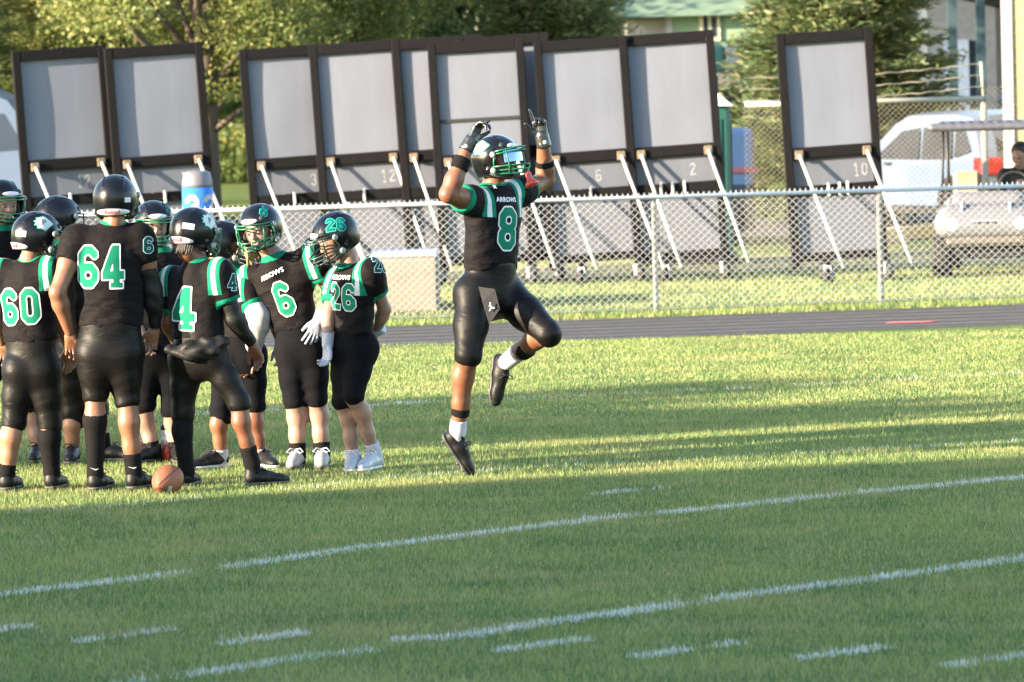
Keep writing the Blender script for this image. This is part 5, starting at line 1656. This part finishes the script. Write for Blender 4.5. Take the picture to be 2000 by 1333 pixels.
    dv = V - cc; hv_ = dv @ u_; rad = np.linalg.norm(dv - hv_[:, None] * u_, axis=1)
    vneck = np.maximum(0, (dv @ front)) * .0
    float_attr(jm, 'col', rad - .086 - .55 * hv_ * 0 + np.maximum(0, -hv_ - .02) * 2.0)
    jo = link('jersey', jm, M_JERSEY, root)
    bv = BVHTree.FromPolygons([tuple(v) for v in L(V)], [tuple(int(i) for i in f) for f in Fq])
    for d in sp.get('nums', ()):
        c_ = L(at(d['c'][0], d['c'][1], Y0 - .1))
        nn = nrm(d['n']) if 'n' in d else n_
        uu = d.get('u', u_); rr = nrm(np.cross(uu, nn)); uu = np.cross(nn, rr)
        a = math.radians(d.get('rot', 0)); rr, uu = rr * math.cos(a) + uu * math.sin(a), -rr * math.sin(a) + uu * math.cos(a)
        if d.get('text'):
            shp = text_shape(d['text'], d['h']); sx = d.get('sx', 1.0)
            decal('lettering', bv, c_, nn, rr, uu, (shp[0] * np.array([sx, 1]), shp[1], shp[2]), jo, M_WHTXT, .004)
        else:
            xy, T, sd = number_shape(d['t'], d['h']); sx = d.get('sx', 1.0)
            decal('number', bv, c_, nn, rr, uu, (xy * np.array([sx, 1]), T, sd), jo, M_NUMD if d.get('dark') else M_NUM, .004)
    # ---------------- pants
    gm = J['ha'] * .5 + J['hb'] * .5
    PP = [prim(mH + u_ * .0, hp_ + u_ * .06, max(r['hip'] * 1.12, r['waist'] * .98), r['waist'] * 1.0, .04, flat_b=True, sq=(n_, .76)), prim(J['ha'] + u_ * .01, J['hb'] + u_ * .01, r['hip'] * .94, r['hip'] * .94, .05)]
    for s in 'ab':
        hp, kn, an = J['h' + s], J['k' + s], J['a' + s]
        PP.append(prim(hp - front * .035 - u_ * .01, hp - front * .03 - u_ * .03, r['hip'] * .84, r['hip'] * .8, .05))
        md = hp + (kn - hp) * .5
        PP += [prim(hp, md, r['thigh'] * .96 + .010, r['thigh'] * .88 + .008, .05), prim(md, kn, r['thigh'] * .88 + .008, r['knee'] + .009, .04)]
        ex = sp.get('kx' + s, .05)
        if ex > 0: PP.append(prim(kn, kn + nrm(an - kn) * ex, r['knee'] + .009, r['knee'] + .006, .02, flat_b=True))
    def postp(D, X, Y, Z):
        ph = Y0 * 11
        z2 = np.zeros_like(D)
        for s in 'ab':
            kn = J['k' + s]; dk = np.sqrt((X - kn[0]) ** 2 + (Y - kn[1]) ** 2 + (Z - kn[2]) ** 2)
            z2 += np.exp(-(dk / .13) ** 2)
        return D + .0016 * (z2 + .15) * np.sin(85 * Z + 20 * X + 4 * np.sin(15 * X + ph)) + .0015 * np.sin(31 * X + 19 * Z + ph)
    V, Fq = surface(PP, .012, postp)
    V = relax(V, Fq, 1, .4)
    link('pants', fastmesh('pants', L(V), Fq, True), M_PANTS_S if sp.get('satin') else M_PANTS_M, root)
    # ---------------- socks, shoes, sleeves
    for s in 'ab':
        kn, an = J['k' + s], J['a' + s]; sd_ = nrm(an - kn)
        Ls = np.linalg.norm(an - kn)
        st, sm = sp.get('sock' + s, (.78, 'b'))
        p0 = kn + sd_ * Ls * st; mc = kn + (an - kn) * .32
        back = nrm(-front - sd_ * np.dot(-front, sd_)); mc = mc + back * .018
        rr = lambda t: r['calf'] + (r['ankle'] - r['calf']) * np.clip((t - .32) / .68, 0, 1)
        if st < .32:
            SP = [prim(p0, mc, r['knee'] * .95 + .006, r['calf'] + .006, .03, flat_a=True), prim(mc, an, r['calf'] + .006, r['ankle'] + .006, .03)]
        else:
            p0 = mc + (an - mc) * ((st - .32) / .68)
            SP = [prim(p0, an, rr(st) + .007, r['ankle'] + .006, .02, flat_a=True)]
        SP.append(prim(an, an + sd_ * .05, r['ankle'] + .006, r['ankle'] + .004, .02))
        V, Fq = surface(SP, .010)
        so = link('sock', fastmesh('sock', L(V), Fq, True), M_SOCKW if sm == 'w' else M_SOCKB, root)
        if sp.get('tick'):
            nb_ = nrm(np.array([.25, -1, 0])); rt = nrm(np.cross(sd_, nb_))
            ctr = L(an - sd_ * .035 + nb_ * (r['ankle'] + .012) + rt * .012)
            q = MB(); q.tube([ctr - rt * .022 + sd_ * .004, ctr - rt * .008 + sd_ * .010, ctr + rt * .026 - sd_ * .002], [.002, .0045, .0015], 5); q.build('sock_mark', M_BUMP if sm == 'b' else M_SOLEB, so)
        # shoe
        tp = J['t' + s]; fd = tp - an
        upv = -sd_ if sp.get('air') else np.array([0, 0, 1.0])
        fd = fd if sp.get('air') else np.array([fd[0], fd[1], 0.0])
        fd = nrm(fd); upv = nrm(upv - fd * np.dot(upv, fd)); rt = np.cross(fd, upv)
        if sp.get('air'): o = an + sd_ * .035 - upv * .075 + fd * .045
        else:
            o = an + fd * .045; o = np.array([o[0], o[1], .014])
        k_ = sp.get('shoe', ('b', 'b', 'b'))
        um = {'b': M_SHOEB, 'g': M_SHOEG, 'w': M_SHOEW}[k_[0]]; sm2 = {'b': M_SOLEB, 'w': M_SOLEW}[k_[1]]; lm = {'b': M_LACEB, 'w': M_LACEW}[k_[2]]
        sh_o = link('shoe', shoe_me('u', um), None, root, mtx=Matrix.Translation([float(-c) for c in base]) @ frame(rt, fd, upv, o) @ Matrix.Scale(sp.get('ss', 1.06), 4))
        link('sole', shoe_me('s', sm2), None, sh_o); link('laces', shoe_me('l', lm), None, sh_o)
    for (s, t0, t1, part, ex, m_, nm) in sp.get('bands', ()):
        """part: 'u' upper arm, 'f' forearm, 'l' shin"""
        a_, b_ = {'u': (J['s' + s], J['e' + s]), 'f': (J['e' + s], J['w' + s]), 'l': (J['k' + s], J['a' + s])}[part]
        ra = {'u': (r['arm'], r['fore'] * .95), 'f': (r['fore'], r['wrist']), 'l': (r['calf'] * 1.05, r['ankle'])}[part]
        f_ = lambda t: ra[0] + (ra[1] - ra[0]) * t
        V, Fq = surface([prim(a_ + (b_ - a_) * t0, a_ + (b_ - a_) * t1, f_(t0) + ex, f_(t1) + ex, .01, flat_a=True, flat_b=True)], .009)
        link(nm, fastmesh(nm, L(V), Fq, True), m_, root)
    for (s, m_, ex, t0) in sp.get('sleeve', ()):
        sh, el, wr = J['s' + s], J['e' + s], J['w' + s]
        p0 = sh + (el - sh) * t0
        V, Fq = surface([prim(p0, el, r['arm'] + ex, r['fore'] * .95 + ex, .03, flat_a=True), prim(el, el + (wr - el) * .28, r['fore'] * .95 + ex, r['fore'] + ex, .03), prim(el + (wr - el) * .28, wr, r['fore'] + ex, r['wrist'] + ex * .9, .03, flat_b=True)], .011,
                        lambda D, X, Y, Z: D + .003 * np.sin(60 * Z + 30 * X + 3 * np.sin(21 * X)))
        link('arm_sleeve', fastmesh('arm_sleeve', L(V), Fq, True), m_, root)
    return root, J, base, dict(u=u_, w=w_, n=n_, front=front, mS=mS, mH=mH, hem=hp_, r=r, Mw=Mw, L=L)

_b = surface([prim((.018, .1085, -.006), (.033, .1095, -.001), .0045, .005, .004), prim((.033, .1095, -.001), (.050, .098, -.006), .005, .003, .004)], .0035)
EYELID = _b
MOUTH = surface([prim((-.020, .1055, -.0905), (0, .110, -.089), .0042, .0055, .004), prim((0, .110, -.089), (.020, .1055, -.0905), .0055, .0042, .004), prim((-.016, .1045, -.100), (.016, .1045, -.100), .0062, .0062, .004)], .003)

CAMN = np.array([0, -1.0, 0])
SIDE_STK = ((0.55, -.83, .05), 0.0, .05, .026)
# ---- number 64
player(dict(label='tall football player number 64 seen from behind with one black arm sleeve', skin='brown', Y=32.62, look=(4, -2, 0), satin=True,
    j=dict(head=(225, 386, .0), neck=(222, 436), sa=(150, 468), sb=(273, 466), ea=(112, 572, -.12), wa=(136, 650, -.02), ga=(143, 708, .04), eb=(299, 572, .03), wb=(303, 640, .10), gb=(290, 694, .14),
           ha=(187, 688), hb=(243, 688), ka=(186, 772), kb=(249, 782), aa=(186, 925), ab=(261, 922), ta=(210, 957, .18), tb=(290, 957, .16)),
    r=dict(waist=.192, chest=.198, thigh=.102, knee=.066, calf=.063, ankle=.042, pad=.090, hip=.115, arm=.060, fore=.052),
    hem=(215, 636), nums=[dict(t='64', c=(197, 521), h=.255, sx=.78), dict(t='6', c=(297, 478), h=.10, n=(.75, -.66, .1), dark=True)],
    socka=(.25, 'b'), sockb=(.74, 'b'), kxa=.03, kxb=.03, tick=True, sleeve=[('b', M_SLEEVE, .006, .55)], slva=.15, slvb=.15, flipb=True, l0=1.3,
    sticker=[((.62, -.78, -.05), -.01, .046, .030)], stripe_up=.3, notrim=True))
# ---- number 60
player(dict(label='football player number 60 seen from behind, helmet turned right with white arrow badge', skin='tan', Y=32.78, look=(62, -10, 0), satin=True,
    j=dict(head=(72, 458, .0), neck=(62, 508), sa=(5, 535, .06), sb=(96, 530, -.05), ea=(-12, 612, .0), wa=(4, 668, .12), eb=(112, 612, .06), wb=(134, 678, .14), gb=(139, 722, .18),
           ha=(40, 722), hb=(86, 722), ka=(28, 822), kb=(97, 826), aa=(13, 925), ab=(101, 922), ta=(30, 957, .16), tb=(122, 957, .2)),
    r=dict(waist=.158, chest=.172, thigh=.092, knee=.066, calf=.063, ankle=.043, pad=.086, hip=.100),
    hem=(60, 667), nums=[dict(t='60', c=(40, 599), h=.22, sx=.82)], socka=(.82, 'b'), sockb=(.12, 'b'), kxa=.05, kxb=.05, tick=False, flipb=True,
    sticker=[((-.1, -.95, .0), -.005, .07, .036)] if False else [((.45, -.88, -.05), -.005, .07, .036)], hdecal=[dict(what='logo', n=(.86, -.10, .52), rot=6, z=.0)]))
# ---- number 4
_, J4, B4, F4 = player(dict(label='football player number 4 seen from behind, leaning right with braided hair below the helmet', skin='dark', Y=32.72, look=(40, -14, 0), satin=True,
    j=dict(head=(378, 450, .0), neck=(384, 508), sa=(337, 548, .10), sb=(428, 532, -.08), ea=(327, 628, .12), wa=(346, 672, .28), eb=(457, 622, -.06), wb=(492, 672, .04), gb=(510, 712, .06),
           ha=(362, 700, .04), hb=(415, 695, -.04), ka=(357, 806, .05), kb=(467, 786, -.08), aa=(364, 918, .05), ab=(492, 905, -.05), ta=(380, 952, .22), tb=(545, 948, .02)),
    r=dict(waist=.158, chest=.165, thigh=.082, knee=.063, calf=.054, ankle=.042, pad=.084, hip=.095),
    hem=(385, 662), nums=[dict(t='4', c=(356, 603), h=.255, n=(-.30, -.95, 0), rot=-4), dict(t='4', c=(444, 553), h=.10, n=(.6, -.8, .1), dark=True)],
    socka=(.06, 'b'), sockb=(.72, 'b'), kxa=.05, kxb=.04, tick=False, ss=.98, sleeve=[('b', M_SLEEVE, .005, .5)], flipb=True, slva=.2, slvb=.19,
    sticker=[((.50, -.85, .0), -.002, .072, .036)], hdecal=[dict(what='logo', n=(.90, .0, .42), rot=4, z=.0)]))
def braids(Mw, base, root):
    q = MB()
    for i in range(15):
        az = math.radians(128 + i * 7.4)
        p0 = Vector((math.sin(az) * .088, math.cos(az) * .100, -.07)); d0 = .085 + .03 * random.random()
        pts_ = [Mw @ (p0 + Vector((math.sin(az) * .012 * t, math.cos(az) * .02 * t, -d0 * t))) for t in (0, .35, .7, 1)]
        q.tube([np.array(p) - base for p in pts_], [.010, .011, .010, .006], 6)
    q.build('braids', M_HAIR_D, root, True)
braids(F4['Mw'], B4, _)
# bunched jersey roll at the waist of number 4
q4 = []
for (xa, ya, xb, yb, ra_, rb_, dy) in ((332, 684, 372, 690, .032, .052, -.13), (372, 690, 412, 682, .052, .050, -.15), (412, 682, 440, 668, .050, .030, -.12), (372, 676, 428, 668, .035, .035, -.13)):
    q4.append(prim(at(xa, ya, 32.72 + dy), at(xb, yb, 32.72 + dy), ra_, rb_, .04))
V, Fq = surface(q4, .011, lambda D, X, Y, Z: D + .006 * np.sin(55 * X + 30 * Z + 3 * np.sin(40 * Z)) + .004 * np.sin(90 * Z + 25 * X))
link('rolled_hem', fastmesh('rolled_hem', V - B4, Fq, True), M_SLEEVE, _)
# ---- number 6
r6, J6, B6, F6 = player(dict(label='football player number 6 facing the camera and leaning left, white glove hanging', skin='light', Y=34.06, look=(205, -10, 4), front=True, blond=True, gloves='w',
    j=dict(head=(508, 441, -.10), neck=(534, 500, -.04), sa=(487, 545, .08), sb=(610, 500, -.10), ea=(528, 606, .26), wa=(548, 668, .26), ga=(552, 710, .24), eb=(648, 575, -.06), wb=(624, 622, -.20), gb=(598, 684, -.24),
           ha=(566, 690), hb=(612, 690), ka=(576, 785), kb=(618, 780), aa=(581, 888), ab=(629, 888), ta=(570, 918, -.22), tb=(627, 918, -.24)),
    r=dict(waist=.138, chest=.160, thigh=.082, knee=.066, calf=.060, ankle=.044, pad=.084, hip=.090, arm=.052, fore=.045),
    hem=(580, 640), nums=[dict(t='6', c=(557, 583), h=.225, rot=6, sx=.78), dict(text='ARROWS', c=(533, 536), h=.030, rot=12), dict(t='6', c=(605, 472), h=.095, n=(-.1, -.75, .65), rot=-20)],
    socka=(.78, 'b'), sockb=(.78, 'b'), shoe=('g', 'b', 'w'), kxa=.0, kxb=.0, hdecal=[dict(what='6', n=(-.55, .45, .70), rot=-30, h=.08)], handb=('open', (.3, -1, .1)), flipa=True))
def long_hair(Mw, base, root):
    for i in range(26):
        if i == 0:
            q = MB(); sx = 1
        az = math.radians(sx * (72 + 78 * random.random()))
        p0 = Vector((math.sin(az) * .092, math.cos(az) * .100, -.065)); d0 = .13 + .06 * random.random()
        pts_ = [Mw @ (p0 + Vector((math.sin(az) * (.03 * t + .01 * random.random()), .012 * random.random(), -d0 * t))) for t in (0, .3, .65, 1)]
        q.tube([np.array(p) - base for p in pts_], [.012, .014, .012, .005], 6)
        if i == 25: q.build('hair', M_HAIR_B, root, True)
long_hair(F6['Mw'], B6, r6)
# ---- number 26
player(dict(label='football player number 26 looking down to the left, rightmost of the group', skin='light', Y=33.76, look=(243, -24, 0), front=True, gloves='w', darkmask=True,
    j=dict(head=(654, 458, -.06), neck=(682, 522), sa=(660, 548, .13), sb=(722, 531, -.13), ea=(641, 612, .02), wa=(640, 668, -.04), ga=(637, 728, -.06), eb=(751, 604, .02), wb=(735, 648, .16), gb=(712, 664, .2),
           ha=(671, 682, .03), hb=(708, 680, -.03), ka=(670, 784, -.02), kb=(691, 774, -.12), aa=(690, 893, .0), ab=(731, 886, .0), ta=(684, 918, -.26), tb=(715, 920, -.14)),
    r=dict(waist=.138, chest=.150, thigh=.076, knee=.058, calf=.052, ankle=.040, pad=.082, hip=.090, arm=.047, fore=.042, wrist=.029),
    hem=(692, 652), nums=[dict(t='26', c=(664, 580), h=.17, sx=.88, rot=-2), dict(text='ARROWS', c=(655, 543), h=.030, sx=.9), dict(t='26', c=(732, 519), h=.10, n=(.5, -.86, .1), sx=.8, dark=True)],
    socka=(.86, 'w'), sockb=(.82, 'w'), shoe=('w', 'w', 'w'), tick=True, kxa=.03, kxb=.0, hdecal=[dict(what='26', n=(-.80, .10, .58), rot=-24, h=.088)], rear=False, flipa=False, l0=.7))
# ---- number 8
r8, J8, B8, F8 = player(dict(label='football player number 8 leaping with both gloved hands raised and one knee up', skin='dark', Y=33.05, look=(121, 8, 0), front=True, satin=True, gloves='b', gloss=True, visor=True, air=True, darkmask=False,
    j=dict(head=(968, 308, -.02), neck=(962, 362, .0), sa=(920, 393, -.16), sb=(1010, 378, .14), ea=(875, 380, -.42), wa=(917, 280, -.36), ga=(954, 212, -.32), eb=(1067, 352, .36), wb=(1060, 272, .26), gb=(1046, 205, .24),
           ha=(925, 575, -.09), hb=(985, 572, .09), ka=(915, 692, -.22), kb=(1070, 652, -.16), aa=(894, 842, -.10), ab=(992, 706, .12), ta=(940, 912, -.08), tb=(984, 800, .10)),
    r=dict(waist=.180, chest=.186, thigh=.108, knee=.074, calf=.066, ankle=.042, pad=.082, hip=.108, arm=.062, fore=.056, wrist=.036),
    hem=(955, 528), nums=[dict(t='8', c=(990, 447), h=.265, n=(.62, -.78, 0), sx=.9), dict(text='ARROWS', c=(992, 391), h=.030, n=(.62, -.78, 0)), dict(text='R', c=(967, 366), h=.026, n=(.5, -.8, .3))],
    socka=(.86, 'w'), sockb=(.70, 'w'), kxa=.05, kxb=.03, tick=False, shoe=('b', 'b', 'b'), ss=1.08, hs=1.12, slva=.13, slvb=.13, rear=False,
    handa=('pinch', (-.6, .5, .5)), handb=('point', (.2, 1, 0)), flipb=False, flipa=True, hdecal=[dict(what='logo', n=(.80, -.22, .50), rot=10)],
    bands=[('a', .48, .72, 'f', .010, M_SOCKB, 'armband'), ('b', .22, .48, 'f', .010, M_SOCKB, 'armband'), ('a', .70, .80, 'l', .008, M_SOCKB, 'ankle_band'), ('b', .50, .66, 'l', .008, M_SOCKB, 'ankle_band')], l0=.58))
# undershirt tail and towel of number 8
u8, n8, w8 = F8['u'], F8['n'], F8['w']
V, Fq = surface([prim(F8['hem'] + u8 * .04, F8['hem'] - u8 * .10, .158, .170, .03, flat_b=True, sq=(n8, .74))], .011, lambda D, X, Y, Z: D + .006 * np.sin(70 * X + 40 * Y + 2 * np.sin(20 * Z)))
link('undershirt', fastmesh('undershirt', V - B8, Fq, True), M_SLEEVE, r8)
ta_, tb_, tc_, td_ = at(934, 560, 32.86), at(966, 565, 32.83), at(976, 604, 32.80), at(955, 633, 32.79)
te_ = at(942, 590, 32.82)
nrm_t = nrm(np.array([.15, -1, 0]))
q = MB(); T8 = [ta_, tb_, tc_, td_, te_]
Vt = [t - B8 for t in T8] + [t - B8 - nrm_t * -.012 for t in T8]
q.add(Vt, [(0, 4, 3, 2, 1), (5, 6, 7, 8, 9)] + [(i, (i + 1) % 5, 5 + (i + 1) % 5, 5 + i) for i in range(5)])
tw = q.build('towel', mat('grey_towel', (.010, .0095, .0105), .8, .2, 20, .4, 90), r8)
lc = at(959, 600, 32.78) - B8; q = MB(); X_ = np.array([1., 0, 0]); Z_ = np.array([0, 0, 1.])
for a_, b_, rr in (((-.004, .028), (-.002, .008), .0042), ((-.002, .010), (.004, -.006), .005), ((.002, -.004), (.022, -.006), .0038), ((.002, -.004), (-.010, -.024), .0038), ((-.002, .012), (-.012, .004), .003)):
    q.tube([lc + X_ * a_[0] + Z_ * a_[1], lc + X_ * b_[0] + Z_ * b_[1]], rr, 6)
q.build('towel_mark', M_WHTXT, tw)

# ---- players partly hidden in the huddle
player(dict(label='player at the far left edge facing right, face visible behind the mask above number 60', skin='light', Y=35.2, look=(150, -4, 0), front=True, darkmask=False, blond=True,
    j=dict(head=(4, 392, .0), neck=(2, 442), sa=(-52, 475, -.06), sb=(42, 472, .06), ea=(-70, 570), wa=(-60, 640, -.1), eb=(60, 565, .05), wb=(50, 640, -.05), ha=(-26, 690), hb=(18, 690), ka=(-30, 785), kb=(62, 788), aa=(-35, 885), ab=(76, 884), ta=(-40, 905, -.2), tb=(66, 908, -.22)),
    hem=(-5, 640), nums=[dict(t='5', c=(5, 545), h=.23)] if False else [], socka=(.9, 'b'), sockb=(.94, 'b'), rear=False))
player(dict(label='player with plain dark helmet standing behind numbers 60 and 64, facing right', skin='tan', Y=35.0, look=(58, -8, 0),
    j=dict(head=(113, 424, .0), neck=(118, 470), sa=(82, 498, .05), sb=(163, 495, -.05), ea=(70, 590), wa=(88, 650, .1), eb=(172, 590, .08), wb=(150, 650, .16), ha=(135, 700), hb=(172, 700), ka=(143, 806), kb=(190, 796), aa=(142, 888), ab=(204, 880), ta=(136, 908, -.25), tb=(242, 903, -.05)),
    r=dict(thigh=.082, knee=.064, calf=.056, hip=.1), hem=(150, 655), socka=(.88, 'b'), sockb=(.6, 'b'), kxa=.10, kxb=.06, satin=True, darkmask=True))
player(dict(label='player facing the camera between numbers 64 and 4, one eye showing under a black helmet', skin='light', Y=34.85, look=(165, -6, 0), front=True,
    j=dict(head=(300, 434, -.02), neck=(310, 484), sa=(272, 520, -.08), sb=(362, 515, .08), ea=(262, 600, .0), wa=(277, 655, -.12), ga=(286, 690, -.16), eb=(372, 600, .05), wb=(360, 660, -.05), ha=(296, 690), hb=(336, 690), ka=(281, 796), kb=(337, 800), aa=(301, 892), ab=(347, 886), ta=(272, 912, -.12), tb=(352, 905, -.25)),
    r=dict(thigh=.08, knee=.062, calf=.054, hip=.1), hem=(310, 645), socka=(.70, 'b'), sockb=(.72, 'b'), kxa=.02, kxb=.04, hdecal=[dict(what='6', n=(-.60, .30, .70), rot=-30, h=.07)], rear=False))
player(dict(label='player in a grey undershirt standing behind number 4, helmet turned away', skin='dark', Y=34.2, look=(70, -14, 0),
    j=dict(head=(438, 474, .0), neck=(449, 520), sa=(425, 556, .10), sb=(482, 556, -.06), ea=(410, 640), wa=(425, 690, .1), eb=(506, 618, -.14), wb=(493, 690, -.08), gb=(482, 722, -.06), ha=(446, 700), hb=(492, 696), ka=(432, 800), kb=(497, 792), aa=(431, 893), ab=(510, 893), ta=(396, 915, -.10), tb=(530, 925, -.16)),
    r=dict(thigh=.08, knee=.062, calf=.054, arm=.052, hip=.1), hem=(468, 660), socka=(.84, 'w'), sockb=(.84, 'w'), kxa=.09, kxb=.04, tick=True, shoe=('b', 'w', 'b'), sleeve=[('b', M_GREYSH, .026, .42)], darkmask=True, slvb=.16))

# ---- golf cart driver
def driver():
    Yd_ = 59.9
    hd = at(1993, 300, Yd_)
    base = np.array([hd[0], hd[1], 0])
    root = empty('person', base, 'person in a black jacket sitting at the wheel of the golf cart', 'person')
    L = lambda V: V - base
    Mw = Matrix.Translation([float(c) for c in hd]) @ Matrix.Rotation(math.radians(-215), 4, 'Z') @ Matrix.Rotation(math.radians(-14), 4, 'X')
    nb = hd + np.array([.02, .05, -.19]); z = np.array([0, 0, 1.])
    sa, sb = nb + np.array([-.19, .0, -.06]), nb + np.array([.19, .02, -.06])
    pel = np.array([nb[0], nb[1] + .08, .84])
    ea, eb = sa + np.array([-.05, -.10, -.26]), sb + np.array([.05, -.1, -.26])
    wa, wb = ea + np.array([.10, -.24, .04]), eb + np.array([-.10, -.24, .06])
    ha, hb = pel + np.array([-.1, 0, 0]), pel + np.array([.1, 0, 0])
    ka, kb = ha + np.array([-.05, -.42, .04]), hb + np.array([.05, -.42, .04])
    aa, ab = ka + np.array([0, -.06, -.42]), kb + np.array([0, -.06, -.42])
    P_ = [prim(pel, nb - z * .15, .14, .15, .05), prim(sa, sb, .06, .06, .05), prim(nb - z * .05, hd - z * .12, .06, .055, .03)]
    for s, e, wv_, h, k, a in ((sa, ea, wa, ha, ka, aa), (sb, eb, wb, hb, kb, ab)):
        P_ += [prim(s, e, .052, .044, .03), prim(e, wv_, .044, .030, .03), prim(h, k, .085, .06, .03), prim(k, a, .055, .04, .03)]
    V, Fq = surface(P_, .015)
    Hv = np.array([tuple(Mw @ Vector(v)) for v in HEAD_V]); aV = [V, Hv]; aF = [Fq, HEAD_F + len(V)]; n_ = len(V) + len(Hv)
    for wv_, e in ((wa, ea), (wb, eb)):
        d = nrm(wv_ - e); bk = nrm(z - d * d[2]); M3 = np.stack([np.cross(d, bk), d, bk], 1); hv, hf = HANDS['fist']
        aV.append(hv @ M3.T + wv_); aF.append(hf + n_); n_ += len(hv)
    link('body', fastmesh('body', L(np.concatenate(aV)), np.concatenate(aF), True), SKIN['light'], root)
    JP = [prim(pel, nb - z * .13, .165, .185, .05, sq=(np.array([0, 1., 0]), .75)), prim(sa, sb, .085, .085, .05), prim(nb - z * .06, nb + z * .05, .085, .075, .03, flat_b=True)]
    for s, e, wv_ in ((sa, ea, wa), (sb, eb, wb)): JP += [prim(s, e, .075, .066, .03), prim(e, wv_, .064, .048, .03, flat_b=True)]
    V, Fq = surface(JP, .013, lambda D, X, Y, Z: D + .005 * np.sin(45 * Z + 20 * X))
    link('jacket', fastmesh('jacket', L(V), Fq, True), M_SLEEVE, root)
    JP = []
    for h, k, a in ((ha, ka, aa), (hb, kb, ab)): JP += [prim(h, k, .10, .078, .03), prim(k, a, .072, .06, .03, flat_b=True)]
    V, Fq = surface(JP, .014)
    link('trousers', fastmesh('trousers', L(V), Fq, True), mat('denim', (.05, .08, .16), .8, .2, 20), root)
    V, Fq = surface([prim((0, -.015, .035), (0, .01, .03), .098, .094, .03), prim((0, -.03, -.02), (0, -.03, -.04), .088, .08, .03)], .01, lambda D, X, Y, Z: np.maximum(D, (Y - .045 - .55 * Z)))
    link('hair', fastmesh('hair', V, Fq, True), M_HAIR_D, root, mtx=Matrix.Translation([float(-c) for c in base]) @ Mw)
    for s in (-1, 1):
        MB().lathe([(.0135 * math.sin(t), -.0135 * math.cos(t)) for t in np.linspace(.05, math.pi - .05, 8)], 10).build('eye', M_IRIS, root, True, mtx=Matrix.Translation([float(-c) for c in base]) @ Mw @ Matrix.Translation((s * .033, .0965, -.030)))
    link('mouth', fastmesh('mouth', MOUTH[0], MOUTH[1], True), LIPC['light'], root, mtx=Matrix.Translation([float(-c) for c in base]) @ Mw)
    for a, d in ((aa, 0), (ab, 0)):
        sh_o = link('shoe', shoe_me('u', M_SHOEB), None, root, mtx=Matrix.Translation([float(-c) for c in base]) @ frame((-1, 0, 0), (0, -1, 0), (0, 0, 1), (a[0], a[1] - .03, .365)))
        link('sole', shoe_me('s', M_SOLEB), None, sh_o)
driver()
